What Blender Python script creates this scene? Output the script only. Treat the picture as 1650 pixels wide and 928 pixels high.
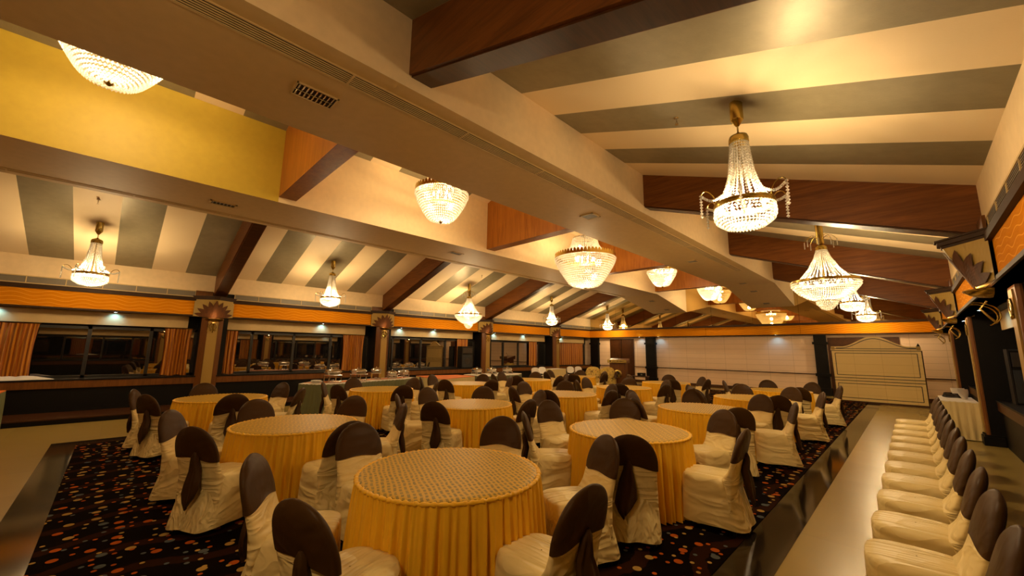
import bpy, math, random
from mathutils import Vector, Matrix
sc = bpy.context.scene
for o in list(bpy.data.objects): bpy.data.objects.remove(o)
PI = math.pi
COL = sc.collection
# ------------------------------------------------------------------ camera, exposure, world
F_PX = 633.19; CAM_H = 1.67
def set_camera():
    p, y, r = math.radians(9.0258), math.radians(45.178), math.radians(.7884)
    fwd = Vector((-math.sin(y)*math.cos(p), math.cos(y)*math.cos(p), math.sin(p)))
    right = Vector((math.cos(y), math.sin(y), 0)); up = right.cross(fwd)
    r2 = right*math.cos(r)+up*math.sin(r); u2 = -right*math.sin(r)+up*math.cos(r)
    cd = bpy.data.cameras.new('camera'); co = bpy.data.objects.new('camera', cd); COL.objects.link(co)
    M = Matrix((r2, u2, -fwd)).transposed().to_4x4(); M.translation = Vector((0, 0, CAM_H)); co.matrix_world = M
    cd.sensor_fit = 'HORIZONTAL'; cd.sensor_width = 36; cd.lens = 36*F_PX/1650; cd.clip_start = .05; cd.clip_end = 200
    sc.camera = co
set_camera()
sc.view_settings.view_transform = 'Standard'; sc.view_settings.look = 'None'
sc.view_settings.exposure = 0.14; sc.view_settings.gamma = 1; sc.view_settings.use_curve_mapping = False
sc.cycles.max_bounces = 7; sc.cycles.diffuse_bounces = 4; sc.cycles.glossy_bounces = 4; sc.cycles.transmission_bounces = 3
sc.cycles.transparent_max_bounces = 10; sc.cycles.sample_clamp_indirect = 3.0; sc.cycles.caustics_reflective = False; sc.cycles.caustics_refractive = False
w = bpy.data.worlds.new('world'); sc.world = w; w.use_nodes = True
w.node_tree.nodes['Background'].inputs[0].default_value = (.02, .014, .008, 1); w.node_tree.nodes['Background'].inputs[1].default_value = .3
WARM = (1.0, .71, .37)          # colour of the chandelier lamps
COOL = (.22, .58, 1.0)          # colour of the small halogen downlights
LAMP_A, LAMP_B, LAMP_C, LAMP_D = 165, 215, 185, 290   # watts given to each kind of chandelier
SPOT_W, BACK_SPOT_W, SCONCE_W = 7, 7, 2.6
# ------------------------------------------------------------------ materials
def rgb(c): return (c[0], c[1], c[2], 1)
class NT:
    def __init__(s, name):
        s.m = bpy.data.materials.new(name); s.m.use_nodes = True; s.t = s.m.node_tree; s.n = s.t.nodes
        s.b = s.n['Principled BSDF']; s.out = s.n['Material Output']
    def add(s, typ, **kw):
        nd = s.n.new(typ)
        for k, v in kw.items():
            if k in nd.bl_rna.properties.keys(): setattr(nd, k, v)
            else: nd.inputs[k.replace('_', ' ')].default_value = v
        return nd
    def link(s, a, b): s.t.links.new(a, b)
    def co(s, scale=(1, 1, 1), rot=(0, 0, 0), loc=(0, 0, 0)):
        tc = s.n.new('ShaderNodeTexCoord'); mp = s.n.new('ShaderNodeMapping')
        s.link(tc.outputs['Object'], mp.inputs[0]); mp.inputs['Scale'].default_value = scale; mp.inputs['Rotation'].default_value = rot; mp.inputs['Location'].default_value = loc
        return mp.outputs[0]
    def noise(s, v, scale, detail=3, rough=.5, dist=0):
        nd = s.add('ShaderNodeTexNoise'); s.link(v, nd.inputs['Vector']); nd.inputs['Scale'].default_value = scale
        nd.inputs['Detail'].default_value = detail; nd.inputs['Roughness'].default_value = rough; nd.inputs['Distortion'].default_value = dist
        return nd.outputs['Fac']
    def math(s, op, a, b=None, c=None):
        nd = s.n.new('ShaderNodeMath'); nd.operation = op
        for i, x in enumerate((a, b, c)):
            if x is None: continue
            if isinstance(x, (int, float)): nd.inputs[i].default_value = x
            else: s.link(x, nd.inputs[i])
        return nd.outputs[0]
    def ramp(s, f, stops, interp='LINEAR'):
        nd = s.n.new('ShaderNodeValToRGB'); s.link(f, nd.inputs[0]); cr = nd.color_ramp; cr.interpolation = interp
        while len(cr.elements) < len(stops): cr.elements.new(.5)
        for e, (p, c) in zip(cr.elements, stops): e.position = p; e.color = rgb(c)
        return nd.outputs[0]
    def mix(s, f, a, b):
        nd = s.n.new('ShaderNodeMix'); nd.data_type = 'RGBA'
        if isinstance(f, (int, float)): nd.inputs[0].default_value = f
        else: s.link(f, nd.inputs[0])
        for i, x in ((6, a), (7, b)):
            if isinstance(x, tuple): nd.inputs[i].default_value = rgb(x)
            else: s.link(x, nd.inputs[i])
        return nd.outputs[2]
    def sep(s, v):
        nd = s.n.new('ShaderNodeSeparateXYZ'); s.link(v, nd.inputs[0]); return nd.outputs
    def color(s, c):
        if isinstance(c, tuple): s.b.inputs['Base Color'].default_value = rgb(c)
        else: s.link(c, s.b.inputs['Base Color'])
        return s
    def bump(s, h, strength=.3, dist=.01):
        nd = s.n.new('ShaderNodeBump'); nd.inputs['Strength'].default_value = strength; nd.inputs['Distance'].default_value = dist
        s.link(h, nd.inputs['Height']); s.link(nd.outputs[0], s.b.inputs['Normal']); return s
    def set(s, **kw):
        for k, v in kw.items(): s.b.inputs[k.replace('_', ' ')].default_value = v
        return s
def simple(name, c, rough=.5, metal=0, **kw):
    t = NT(name); t.color(c).set(Roughness=rough, Metallic=metal, **kw)
    v = t.co(); n = t.noise(v, 9, 3); t.color(t.mix(n, tuple(x*.9 for x in c), tuple(min(1, x*1.08) for x in c)))
    return t.m
M = {}
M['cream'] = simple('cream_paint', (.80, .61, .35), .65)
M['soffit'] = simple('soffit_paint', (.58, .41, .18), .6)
M['mustard'] = simple('mustard_near_face', (.52, .375, .035), .55)  # mustard colour for the left bulkhead's inner face, up to the nearest frame
def m_ceiling():
    t = NT('striped_ceiling'); tc = t.n.new('ShaderNodeTexCoord'); x, y, z = t.sep(tc.outputs['Object'])
    u = t.math('DIVIDE', t.math('SUBTRACT', y, 1.835), 5.194); bay = t.math('FLOOR', u)
    loc = t.math('SUBTRACT', t.math('MULTIPLY', t.math('SUBTRACT', u, bay), 5.194), .3)
    idx = t.math('ADD', t.math('FLOOR', t.math('DIVIDE', loc, .699)), bay)
    par = t.math('ABSOLUTE', t.math('MODULO', t.math('ADD', idx, 40), 2))
    n = t.noise(tc.outputs['Object'], 7, 5, .6)
    dark = t.mix(n, (.22, .19, .115), (.33, .28, .17))
    t.color(t.mix(par, (.82, .65, .39), dark)); t.link(t.math('SUBTRACT', .6, t.math('MULTIPLY', par, .15)), t.b.inputs['Roughness'])
    t.link(t.math('MULTIPLY', par, .3), t.b.inputs['Metallic']); t.bump(t.noise(tc.outputs['Object'], 60, 3), .08, .01)
    return t.m
M['ceiling'] = m_ceiling()
def m_wood(name, a, b, scale=(1, 8, 8), rough=.38, rot=(0, 0, 0)):
    t = NT(name); v = t.co(scale, rot); n = t.noise(v, 1.6, 6, .62, 1.2); n2 = t.noise(v, 9, 3)
    t.color(t.ramp(t.math('ADD', t.math('MULTIPLY', n, .8), t.math('MULTIPLY', n2, .2)), [(.3, a), (.5, tuple((p+q)/2 for p, q in zip(a, b))), (.72, b)])); t.set(Roughness=rough, Specular_IOR_Level=.28); t.bump(n2, .05); return t.m
M['beam'] = m_wood('beam_veneer', (.070, .020, .003), (.19, .062, .010), (.55, 5, 7))
M['tray_beam'] = m_wood('tray_beam_veneer', (.22, .068, .006), (.42, .15, .016), (6, 6, .5))
M['wood_dark'] = m_wood('dark_wood', (.030, .010, .002), (.08, .026, .005), (6, .6, 6))
M['burst'] = m_wood('sunburst_veneer', (.045, .015, .002), (.11, .036, .006), (7, 7, .7), .7)
M['wood_mid'] = m_wood('brown_wood', (.085, .028, .004), (.19, .066, .009), (7, 7, .7))
M['black'] = simple('black_paint', (.005, .004, .003), .5, Specular_IOR_Level=.15)
M['black_cloth'] = simple('black_speaker_cloth', (.015, .014, .013), .85)
M['frame'] = simple('black_window_frame', (.014, .012, .010), .3)
M['trim_dark'] = simple('dark_moulding', (.035, .015, .005), .6, Specular_IOR_Level=.2)
def m_metal(name, c, r): 
    t = NT(name); v = t.co(); t.color(t.mix(t.noise(v, 20, 3), tuple(x*.75 for x in c), c)).set(Roughness=r, Metallic=1); return t.m
M['brass'] = m_metal('brass', (.58, .42, .11), .25)
M['capital_gold'] = simple('dull_gold_board', (.40, .27, .07), .5, Specular_IOR_Level=.2)
M['gold_paint'] = NT('gold_paint').color((.36, .22, .045)).set(Roughness=.4, Metallic=.2).m
M['chrome'] = m_metal('chrome', (.80, .76, .70), .16)
M['steel_tray'] = m_metal('steel', (.72, .68, .60), .3)
def m_wave():
    t = NT('wavy_gold_board'); tc = t.n.new('ShaderNodeTexCoord'); x, y, z = t.sep(tc.outputs['Object'])
    s = t.math('ADD', x, y); w1 = t.math('MULTIPLY', t.math('SINE', t.math('MULTIPLY', s, 12)), .024)
    w2 = t.math('MULTIPLY', t.math('SINE', t.math('ADD', t.math('MULTIPLY', s, 4.1), 1.3)), .022)
    n = t.noise(tc.outputs['Object'], 1.3, 2); w3 = t.math('MULTIPLY', n, .12)
    h = t.math('ADD', t.math('ADD', z, w1), t.math('ADD', w2, w3)); f = t.math('FRACT', t.math('DIVIDE', h, .085))
    d = t.math('ABSOLUTE', t.math('SUBTRACT', f, .5)); line = t.math('LESS_THAN', d, .055)
    t.color(t.mix(line, t.mix(t.noise(t.co((1, 1, 9)), 5, 4), (.56, .18, .003), (.70, .255, .005)), (.82, .38, .035)))
    t.set(Roughness=.9, Specular_IOR_Level=.04); t.bump(t.math('SUBTRACT', .5, d), .5, .01); return t.m
M['wave'] = m_wave()
def m_tile(name, bw, bh, c1, c2, mortar, msize, rough=.5, plane='xz'):
    t = NT(name); tc = t.n.new('ShaderNodeTexCoord'); x, y, z = t.sep(tc.outputs['Object'])
    cb = t.n.new('ShaderNodeCombineXYZ'); a, b = {'xz': (x, z), 'yz': (y, z), 'xy': (x, y)}[plane]; t.link(a, cb.inputs[0]); t.link(b, cb.inputs[1])
    br = t.add('ShaderNodeTexBrick', offset=0.0, squash=1.0); t.link(cb.outputs[0], br.inputs['Vector'])
    for k, v in (('Scale', 1), ('Mortar Size', msize), ('Mortar Smooth', .3), ('Brick Width', bw), ('Row Height', bh), ('Bias', 0)): br.inputs[k].default_value = v
    br.inputs['Color1'].default_value = rgb(c1); br.inputs['Color2'].default_value = rgb(c2); br.inputs['Mortar'].default_value = rgb(mortar)
    n = t.noise(tc.outputs['Object'], 3, 4); t.color(t.mix(t.math('MULTIPLY', n, .35), br.outputs['Color'], tuple(v*.8 for v in c1))); t.set(Roughness=rough)
    if plane == 'xy': t.set(Specular_IOR_Level=.35)
    return t.m
M['wall_tile'] = m_tile('cream_wall_tile', .92, .235, (.88, .65, .44), (.85, .62, .41), (.54, .37, .20), .006, .35)
M['wall_tile_y'] = m_tile('cream_wall_tile_side', .92, .235, (.52, .37, .19), (.48, .34, .17), (.30, .20, .10), .006, .35, 'yz')
M['floor'] = m_tile('beige_marble_floor', 1.2, 1.2, (.32, .22, .055), (.30, .205, .050), (.26, .18, .06), .003, .27, 'xy')
def m_granite():
    t = NT('polished_dark_granite'); v = t.co(); t.color(t.mix(t.noise(v, 40, 4), (.008, .0055, .003), (.024, .016, .008))).set(Roughness=.09, Specular_IOR_Level=.35); return t.m
M['granite'] = m_granite()
def m_carpet():
    t = NT('dotted_carpet'); v = t.co(); tc = t.n.new('ShaderNodeTexCoord'); x, y, z = t.sep(tc.outputs['Object'])
    ph = t.math('ADD', x, t.math('MULTIPLY', t.math('SINE', t.math('MULTIPLY', y, 5.5)), .10))
    wv = t.math('SINE', t.math('MULTIPLY', ph, 13)); base = t.mix(t.math('GREATER_THAN', t.math('ADD', wv, t.math('MULTIPLY', t.noise(v, 14, 3), .6)), .95), (.004, .002, .0012), (.020, .0065, .002))
    col = base
    for sc_, rmin, rmax, off, thr in ((5.0, .23, .24, 0, .30), (8.6, .22, .20, 13.7, .40)):
        vo = t.n.new('ShaderNodeTexVoronoi'); vo.voronoi_dimensions = '2D'; vo.inputs['Scale'].default_value = sc_; vo.inputs['Randomness'].default_value = .7
        mp = t.n.new('ShaderNodeMapping'); t.link(tc.outputs['Object'], mp.inputs[0]); mp.inputs['Location'].default_value = (off, off*.7, 0); t.link(mp.outputs[0], vo.inputs['Vector'])
        r, g, b = t.sep(vo.outputs['Color'])
        rad = t.math('ADD', rmin-.06, t.math('MULTIPLY', b, rmax-rmin)); inside = t.math('LESS_THAN', vo.outputs['Distance'], rad)
        use = t.math('MULTIPLY', inside, t.math('GREATER_THAN', r, thr))
        cc = t.ramp(g, [(0, (.36, .075, .008)), (.42, (.36, .22, .055)), (.80, (.08, .09, .09))], 'CONSTANT')
        col = t.mix(use, col, cc)
    t.color(col).set(Roughness=1, Specular_IOR_Level=.02); t.bump(t.noise(v, 220, 2), .25, .004); return t.m
M['carpet'] = m_carpet()
def m_fabric(name, c, rough=.45, wr=.35, sheen=.2, stretch=(1.5, 1.5, 7), dist=.02):
    t = NT(name); v = t.co(stretch, (.3, .5, .2)); n = t.noise(v, 1.3, 2, .5, .9); v2 = t.co((1, 1, 1), (1.1, .3, .6)); n2 = t.noise(v2, 4, 2, .5, .6)
    rd = lambda q: t.math('SUBTRACT', 1, t.math('ABSOLUTE', t.math('SUBTRACT', t.math('MULTIPLY', q, 4), 2)))
    t.color(t.mix(n2, tuple(x*.93 for x in c), c)).set(Roughness=rough, Specular_IOR_Level=.12 if c[0] < .1 else .25); t.bump(t.math('ADD', t.math('MULTIPLY', rd(n), .5), t.math('MULTIPLY', rd(n2), .14)), wr, dist); return t.m
M['satin'] = m_fabric('cream_satin', (.78, .62, .28), .4, .7, .1, (1.6, 2.0, 6.5), .05)
M['satin_seat'] = m_fabric('cream_satin_folds', (.78, .62, .28), .4, 1.0, .1, (5.5, 1.3, 3.2), .045)
M['brown_cloth'] = m_fabric('brown_satin', (.050, .0225, .005), .45, .5, 0, (2, 2, 2), .03)
M['gold_satin'] = m_fabric('gold_satin', (.86, .47, .022), .42, .3, 0, (8, 8, 1), .02)
M['green_cloth'] = m_fabric('green_satin', (.15, .16, .075), .5, .3, .2, (8, 8, 1), .02)
M['cream_skirt'] = m_fabric('cream_skirt', (.66, .52, .24), .5, .3, .2, (8, 8, 1), .02)
M['orange_cloth'] = m_fabric('orange_cloth', (.62, .15, .015), .6, .2)
M['white_cloth'] = m_fabric('white_cloth', (.75, .68, .58), .6, .4, .1, (4, 4, 4))
def m_curtain():
    t = NT('striped_curtain'); tc = t.n.new('ShaderNodeTexCoord'); x, y, z = t.sep(tc.outputs['Object'])
    s = t.math('SINE', t.math('ADD', t.math('MULTIPLY', y, 95), t.math('MULTIPLY', t.noise(tc.outputs['Object'], 2, 2), 4)))
    t.color(t.mix(t.math('GREATER_THAN', s, .2), (.30, .085, .005), (.54, .21, .016))).set(Roughness=.5); return t.m
M['curtain'] = m_curtain()
def m_jacquard():
    t = NT('jacquard_overlay'); v = t.co((1, 1, 1), (0, 0, .4)); br = t.add('ShaderNodeTexBrick', offset=.5, squash=.7)
    nv = t.n.new('ShaderNodeTexNoise'); nv.inputs['Scale'].default_value = 9; t.link(v, nv.inputs['Vector'])
    va = t.n.new('ShaderNodeVectorMath'); va.operation = 'MULTIPLY_ADD'; t.link(nv.outputs['Color'], va.inputs[0]); va.inputs[1].default_value = (.03, .03, 0); t.link(v, va.inputs[2]); t.link(va.outputs[0], br.inputs['Vector'])
    for k, q in (('Scale', 1), ('Mortar Size', .0085), ('Mortar Smooth', .1), ('Brick Width', .075), ('Row Height', .034), ('Bias', -.2)): br.inputs[k].default_value = q
    br.inputs['Color1'].default_value = (.24, .165, .022, 1); br.inputs['Color2'].default_value = (.33, .215, .028, 1); br.inputs['Mortar'].default_value = (.58, .33, .018, 1)
    t.color(br.outputs['Color']).set(Roughness=.5, Specular_IOR_Level=.25); t.bump(br.outputs['Fac'], .15, .003); return t.m
M['jacquard'] = m_jacquard()
def m_floral():
    t = NT('floral_upholstery'); v = t.co(); n = t.noise(v, 11, 3, .5, .8)
    t.color(t.ramp(n, [(.35, (.16, .09, .02)), (.5, (.66, .46, .10)), (.62, (.55, .38, .07)), (.68, (.35, .08, .03))])).set(Roughness=.8); return t.m
M['floral'] = m_floral()
def m_mirror():
    t = NT('amber_mirror'); t.color((.62, .46, .20)).set(Roughness=.015, Metallic=1); return t.m
M['mirror'] = m_mirror()
def m_glass():
    t = NT('night_window_glass'); g = t.n.new('ShaderNodeBsdfGlossy'); g.inputs['Roughness'].default_value = .012; g.inputs['Color'].default_value = (.9, .82, .7, 1)
    t.color((.004, .004, .004)).set(Roughness=.05); mx = t.n.new('ShaderNodeMixShader'); fr = t.n.new('ShaderNodeFresnel'); fr.inputs[0].default_value = 1.9
    t.link(t.math('ADD', fr.outputs[0], .30), mx.inputs[0]); t.link(t.b.outputs[0], mx.inputs[1]); t.link(g.outputs[0], mx.inputs[2]); t.link(mx.outputs[0], t.out.inputs[0]); return t.m
M['glass'] = m_glass()
def m_crystal():
    t = NT('cut_crystal'); t.n.remove(t.b)
    tl = t.n.new('ShaderNodeBsdfTranslucent'); tl.inputs[0].default_value = (1, .98, .92, 1)
    gl = t.n.new('ShaderNodeBsdfGlossy'); gl.inputs['Roughness'].default_value = .08; gl.inputs['Color'].default_value = (1, .96, .88, 1)
    tr = t.n.new('ShaderNodeBsdfTransparent'); tr.inputs[0].default_value = (1, .97, .92, 1)
    m1 = t.n.new('ShaderNodeMixShader'); m1.inputs[0].default_value = .4; t.link(tl.outputs[0], m1.inputs[1]); t.link(gl.outputs[0], m1.inputs[2])
    m2 = t.n.new('ShaderNodeMixShader'); m2.inputs[0].default_value = .14; t.link(m1.outputs[0], m2.inputs[1]); t.link(tr.outputs[0], m2.inputs[2]); t.link(m2.outputs[0], t.out.inputs[0]); return t.m
M['crystal'] = m_crystal()
def m_emit(name, c, s):
    t = NT(name); t.color(c).set(Emission_Color=rgb(c), Emission_Strength=s); return t.m
M['bulb'] = m_emit('glowing_bulb', (1, .82, .58), 70)
M['cool_bulb'] = m_emit('halogen_lens', (.7, .88, 1), 22)
M['inlay'] = simple('black_inlay', (.02, .012, .006), .4)
M['board'] = m_tile('cream_partition_board', .74, .27, (.90, .66, .25), (.88, .64, .235), (.62, .41, .13), .004, .4)
M['grille'] = simple('grey_grille', (.20, .17, .12), .5)
M['white_plastic'] = simple('white_plastic', (.8, .74, .66), .4)
# ------------------------------------------------------------------ mesh builder
class MB:
    def __init__(s): s.v = []; s.f = []; s.mi = []; s.cur = 0
    def mat(s, i): s.cur = i; return s
    def face(s, idx): s.f.append(tuple(idx)); s.mi.append(s.cur)
    def poly(s, pts): b = len(s.v); s.v += [tuple(p) for p in pts]; s.face(range(b, b+len(pts))); return s
    def box(s, x0, x1, y0, y1, z0, z1):
        b = len(s.v); s.v += [(x, y, z) for z in (z0, z1) for y in (y0, y1) for x in (x0, x1)]
        for q in ((0, 2, 3, 1), (4, 5, 7, 6), (0, 1, 5, 4), (2, 6, 7, 3), (0, 4, 6, 2), (1, 3, 7, 5)): s.face([b+i for i in q])
        return s
    def prism(s, pts, d):   # closed polygon (3D points) pushed along d
        b = len(s.v); n = len(pts); s.v += [tuple(p) for p in pts] + [tuple(Vector(p)+Vector(d)) for p in pts]
        s.face(reversed(range(b, b+n))); s.face(range(b+n, b+2*n))
        for i in range(n): j = (i+1) % n; s.face((b+i, b+j, b+n+j, b+n+i))
        return s
    def loft(s, rings, closed=True, cap0=True, cap1=True):
        b = len(s.v); n = len(rings[0])
        for r in rings: s.v += [tuple(p) for p in r]
        m = n if closed else n-1
        for k in range(len(rings)-1):
            for i in range(m):
                j = (i+1) % n; s.face((b+k*n+i, b+k*n+j, b+(k+1)*n+j, b+(k+1)*n+i))
        if cap0: s.face(reversed(range(b, b+n)))
        if cap1: s.face(range(b+(len(rings)-1)*n, b+len(rings)*n))
        return s
    def lathe(s, prof, n=24, c=(0, 0, 0), cap=True):
        rings = [[(c[0]+r*math.cos(2*PI*i/n), c[1]+r*math.sin(2*PI*i/n), c[2]+z) for i in range(n)] for r, z in prof]
        return s.loft(rings, True, cap, cap)
    def tube(s, pts, r, n=6, cap=True):
        pts = [Vector(p) for p in pts]; rings = []; u = None
        for i, p in enumerate(pts):
            t = (pts[min(i+1, len(pts)-1)]-pts[max(i-1, 0)]).normalized()
            if u is None: u = t.orthogonal().normalized()
            u = (u - t*u.dot(t)).normalized(); w_ = t.cross(u); rr = r[i] if isinstance(r, (list, tuple)) else r
            rings.append([p+u*rr*math.cos(2*PI*k/n)+w_*rr*math.sin(2*PI*k/n) for k in range(n)])
        return s.loft(rings, True, cap, cap)
    def bead(s, p, r, h=None):
        h = h or r; b = len(s.v); x, y, z = p
        s.v += [(x+r, y, z), (x, y+r, z), (x-r, y, z), (x, y-r, z), (x, y, z+h), (x, y, z-h)]
        for q in ((0, 1, 4), (1, 2, 4), (2, 3, 4), (3, 0, 4), (1, 0, 5), (2, 1, 5), (3, 2, 5), (0, 3, 5)): s.face([b+i for i in q])
        return s
    def build(s, name, mats, parent=None, smooth=False, loc=None):
        me = bpy.data.meshes.new(name); me.from_pydata(s.v, [], s.f)
        for m in (mats if isinstance(mats, (list, tuple)) else [mats]): me.materials.append(M[m])
        me.polygons.foreach_set('material_index', s.mi)
        if smooth:
            me.polygons.foreach_set('use_smooth', [True]*len(s.f))
            try: me.set_sharp_from_angle(angle=math.radians(smooth if smooth is not True else 50))
            except Exception: pass
        me.update(); o = bpy.data.objects.new(name, me); COL.objects.link(o)
        if parent: o.parent = parent
        if loc: o.location = loc
        return o
def tag(o, label=None, cat=None, group=None, kind=None):
    for k, v in (('label', label), ('category', cat), ('group', group), ('kind', kind)):
        if v: o[k] = v
    return o
def empty(name, loc=(0, 0, 0), rz=0, label=None, cat=None, group=None):
    o = bpy.data.objects.new(name, None); COL.objects.link(o); o.location = loc; o.rotation_euler = (0, 0, rz); o.empty_display_size = .1
    return tag(o, label, cat, group)
def copy_tree(o, parent=None):
    c = o.copy(); COL.objects.link(c); c.parent = parent
    for ch in list(o.children): copy_tree(ch, c)
    return c
def struct(o): o['kind'] = 'structure'; return o
def lamp(kind, name, loc, energy, color, parent=None, size=.1, rot=None, spot=None, blend=.5):
    l = bpy.data.lights.new(name, kind); l.energy = energy; l.color = color
    if kind in ('POINT', 'SPOT'): l.shadow_soft_size = size
    if spot: l.spot_size = spot; l.spot_blend = blend
    o = bpy.data.objects.new(name, l); COL.objects.link(o); o.location = loc
    if rot: o.rotation_euler = rot
    if parent: o.parent = parent
    return o
# ------------------------------------------------------------------ room dimensions (metres)
XL, XR = -14.09, .75; XC = (XL+XR)/2; SL = .3525; ZW = 3.69; YN, YF = -6.0, 21.0
ZB0, ZB1 = 2.50, 2.95           # wavy band
BY = [1.835+5.194*i for i in range(-1, 4)]   # near faces of the roof frames
BT = .30
def zc(x): return ZW + SL*min(x-XL, XR-x)
LBX = (-9.92, -8.10); RBX = (-5.12, -3.42); ZS = 4.36
# floor, carpet, border
struct(MB().box(-16, 4.2, YN, 21.3, -.1, 0).build('floor', 'floor'))
b = MB()
X0, X1, Y0, Y1 = -10.42, -.91, -.57, 19.9; x0, x1, y0, y1 = -10.02, -1.24, -.27, 19.6
for bx in ((X0, x0, Y0, Y1), (x1, X1, Y0, Y1), (x0, x1, Y0, y0), (x0, x1, y1, Y1)): b.box(bx[0], bx[1], bx[2], bx[3], 0, .004)
struct(b.build('trim_1', 'granite'))
tag(MB().box(x0, x1, y0, y1, .0, .010).build('carpet', 'carpet'), 'black carpet with orange, tan and grey dots under all the round tables', 'carpet')
# ceiling: two slopes
b = MB(); b.prism([(XL-.2, YN, ZW-.2*SL), (XC, YN, zc(XC)), (XR+.2, YN, ZW-.2*SL), (XR+.2, YN, ZW+.4), (XC, YN, zc(XC)+.4), (XL-.2, YN, ZW+.4)], (0, 27.4, 0))
struct(b.build('ceiling', 'ceiling'))
# bulkheads (long dropped boxes), sloping down at the far end
def bulkhead(xa, xb, inner_far):
    b = MB(); zt = lambda x: zc(x)+.1
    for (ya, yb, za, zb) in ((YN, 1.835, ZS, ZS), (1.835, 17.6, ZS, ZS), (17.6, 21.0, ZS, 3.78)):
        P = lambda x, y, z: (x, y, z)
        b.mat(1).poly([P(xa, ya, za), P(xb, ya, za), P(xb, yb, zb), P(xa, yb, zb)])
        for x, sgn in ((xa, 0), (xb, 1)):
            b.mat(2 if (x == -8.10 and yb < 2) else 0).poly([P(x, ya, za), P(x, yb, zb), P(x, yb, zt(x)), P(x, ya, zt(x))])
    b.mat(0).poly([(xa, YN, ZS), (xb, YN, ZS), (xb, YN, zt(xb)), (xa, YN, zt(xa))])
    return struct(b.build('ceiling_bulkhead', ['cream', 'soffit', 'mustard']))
bulkhead(*LBX, 0); bulkhead(*RBX, 0)
# side walls
def side_wall(name, X, s):   # s=+1: room lies towards +x
    b = MB(); out = X - s*.35
    b.mat(0).box(min(X, out), max(X, out), YN, YF+.3, 3.20, ZW+.25)
    b.mat(1).box(min(X-s*.02, out), max(X-s*.02, out), YN, YF+.3, ZB0, 3.20)      # carcass of the band
    xw = X - (.52 if s > 0 else -.92)                                       # window plane
    b.mat(1).box(min(xw, X-s*1.9), max(xw, X-s*1.9), YN, YF+.3, 2.12, ZB0+.02)
    b.mat(1).box(min(xw, X-s*.02), max(xw, X-s*.02), YN, YF+.3, ZB0, ZB0+.04)       # soffit under the band
    b.mat(1).box(min(xw, X-s*1.9), max(xw, X-s*1.9), YN, YF+.3, 0, .84)
    for yb in BY:                                                           # fins at the columns
        b.mat(1).box(min(X-s*(.22 if s < 0 else -.02), xw-s*.05), max(X-s*(.22 if s < 0 else -.02), xw-s*.05), yb-.2, yb+.42, 0, ZB0)
    return struct(b.build(name, ['cream', 'black']))
side_wall('wall_left', XL, 1); side_wall('wall_right', XR, -1)
struct(MB().box(-16, 4.2, YN-.2, YN, 0, 7).build('wall_near', 'wall_tile'))
# the far wall, tiled, with the amber mirror above its band
b = MB(); b.mat(0).box(-16, 4.2, 21.16, 21.4, 0, ZB0+.05); b.mat(1).box(-16, 4.2, 21.16, 21.4, ZB0+.05, 7)
struct(b.build('wall_far', ['wall_tile', 'black']))
b = MB(); 
edges = [XL, -12.3, -10.5, -8.7, -6.9, -5.1, -3.3, -1.5, XR]
for a, c_ in zip(edges, edges[1:]): b.prism([(a+.004, 21.0, 3.02), (c_-.004, 21.0, 3.02), (c_-.004, 21.0, zc(c_)+.05)] + ([(XC, 21.0, zc(XC)+.05)] if a < XC < c_ else []) + [(a+.004, 21.0, zc(a)+.05)], (0, .1, 0))
mir = b.build('wall_mirror', 'mirror'); mir.name = 'amber_mirror'; tag(mir, 'amber tinted mirror panels filling the gable above the far orange band', 'mirror')
# band boards, mouldings
TR = [2]
def trim(b, mats):
    o = struct(b.build('trim_%d' % TR[0], mats)); TR[0] += 1; return o
for X, s in ((XL, 1), (XR, -1)):
    for i, yb in enumerate(BY + [99]):
        ya = (BY[i-1]+.05+.46) if i else YN; ye = min(yb+.05-.46, YF)
        if ye - ya < .3: continue
        b = MB().box(min(X, X-s*.03), max(X, X-s*.03), ya, ye, ZB0+.03, ZB1-.02); trim(b, 'wave')
        # supply-air grille strip above the band
        g = empty('air_grille', (0, 0, 0), 0, '%s, %s' % ('long grey air grille over the %s orange band' % ('window-side' if s > 0 else 'aisle-side'), ['behind the camera end', 'nearest bay', 'second bay', 'third bay', 'fourth bay', 'far bay by the mirror'][i]), 'air grille', 'air grilles over the orange bands')
        m = MB().box(min(X+s*.012, X-s*.03), max(X+s*.012, X-s*.03), ya, ye, 3.035, 3.055).box(min(X+s*.012, X-s*.03), max(X+s*.012, X-s*.03), ya, ye, 3.195, 3.215)
        n = max(2, round((ye-ya)/.6))
        for k in range(n+1): y_ = ya+(ye-ya)*k/n; m.box(min(X+s*.012, X-s*.03), max(X+s*.012, X-s*.03), y_-.008, y_+.008, 3.05, 3.20)
        m.build('frame', 'soffit', g)
        m = MB().box(min(X-s*.01, X-s*.03), max(X-s*.01, X-s*.03), ya, ye, 3.05, 3.2)
        for k in range(7): z_ = 3.062+k*.021; m.box(min(X+s*.004, X-s*.02), max(X+s*.004, X-s*.02), ya, ye, z_, z_+.007)
        m.build('louvres', 'grille', g)
    b = MB().box(min(X, X+s*.05), max(X, X+s*.05), YN, YF, ZB1-.02, 3.02).box(min(X, X+s*.025), max(X, X+s*.025), YN, YF, ZB0-.01, ZB0+.035); trim(b, 'trim_dark')
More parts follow.
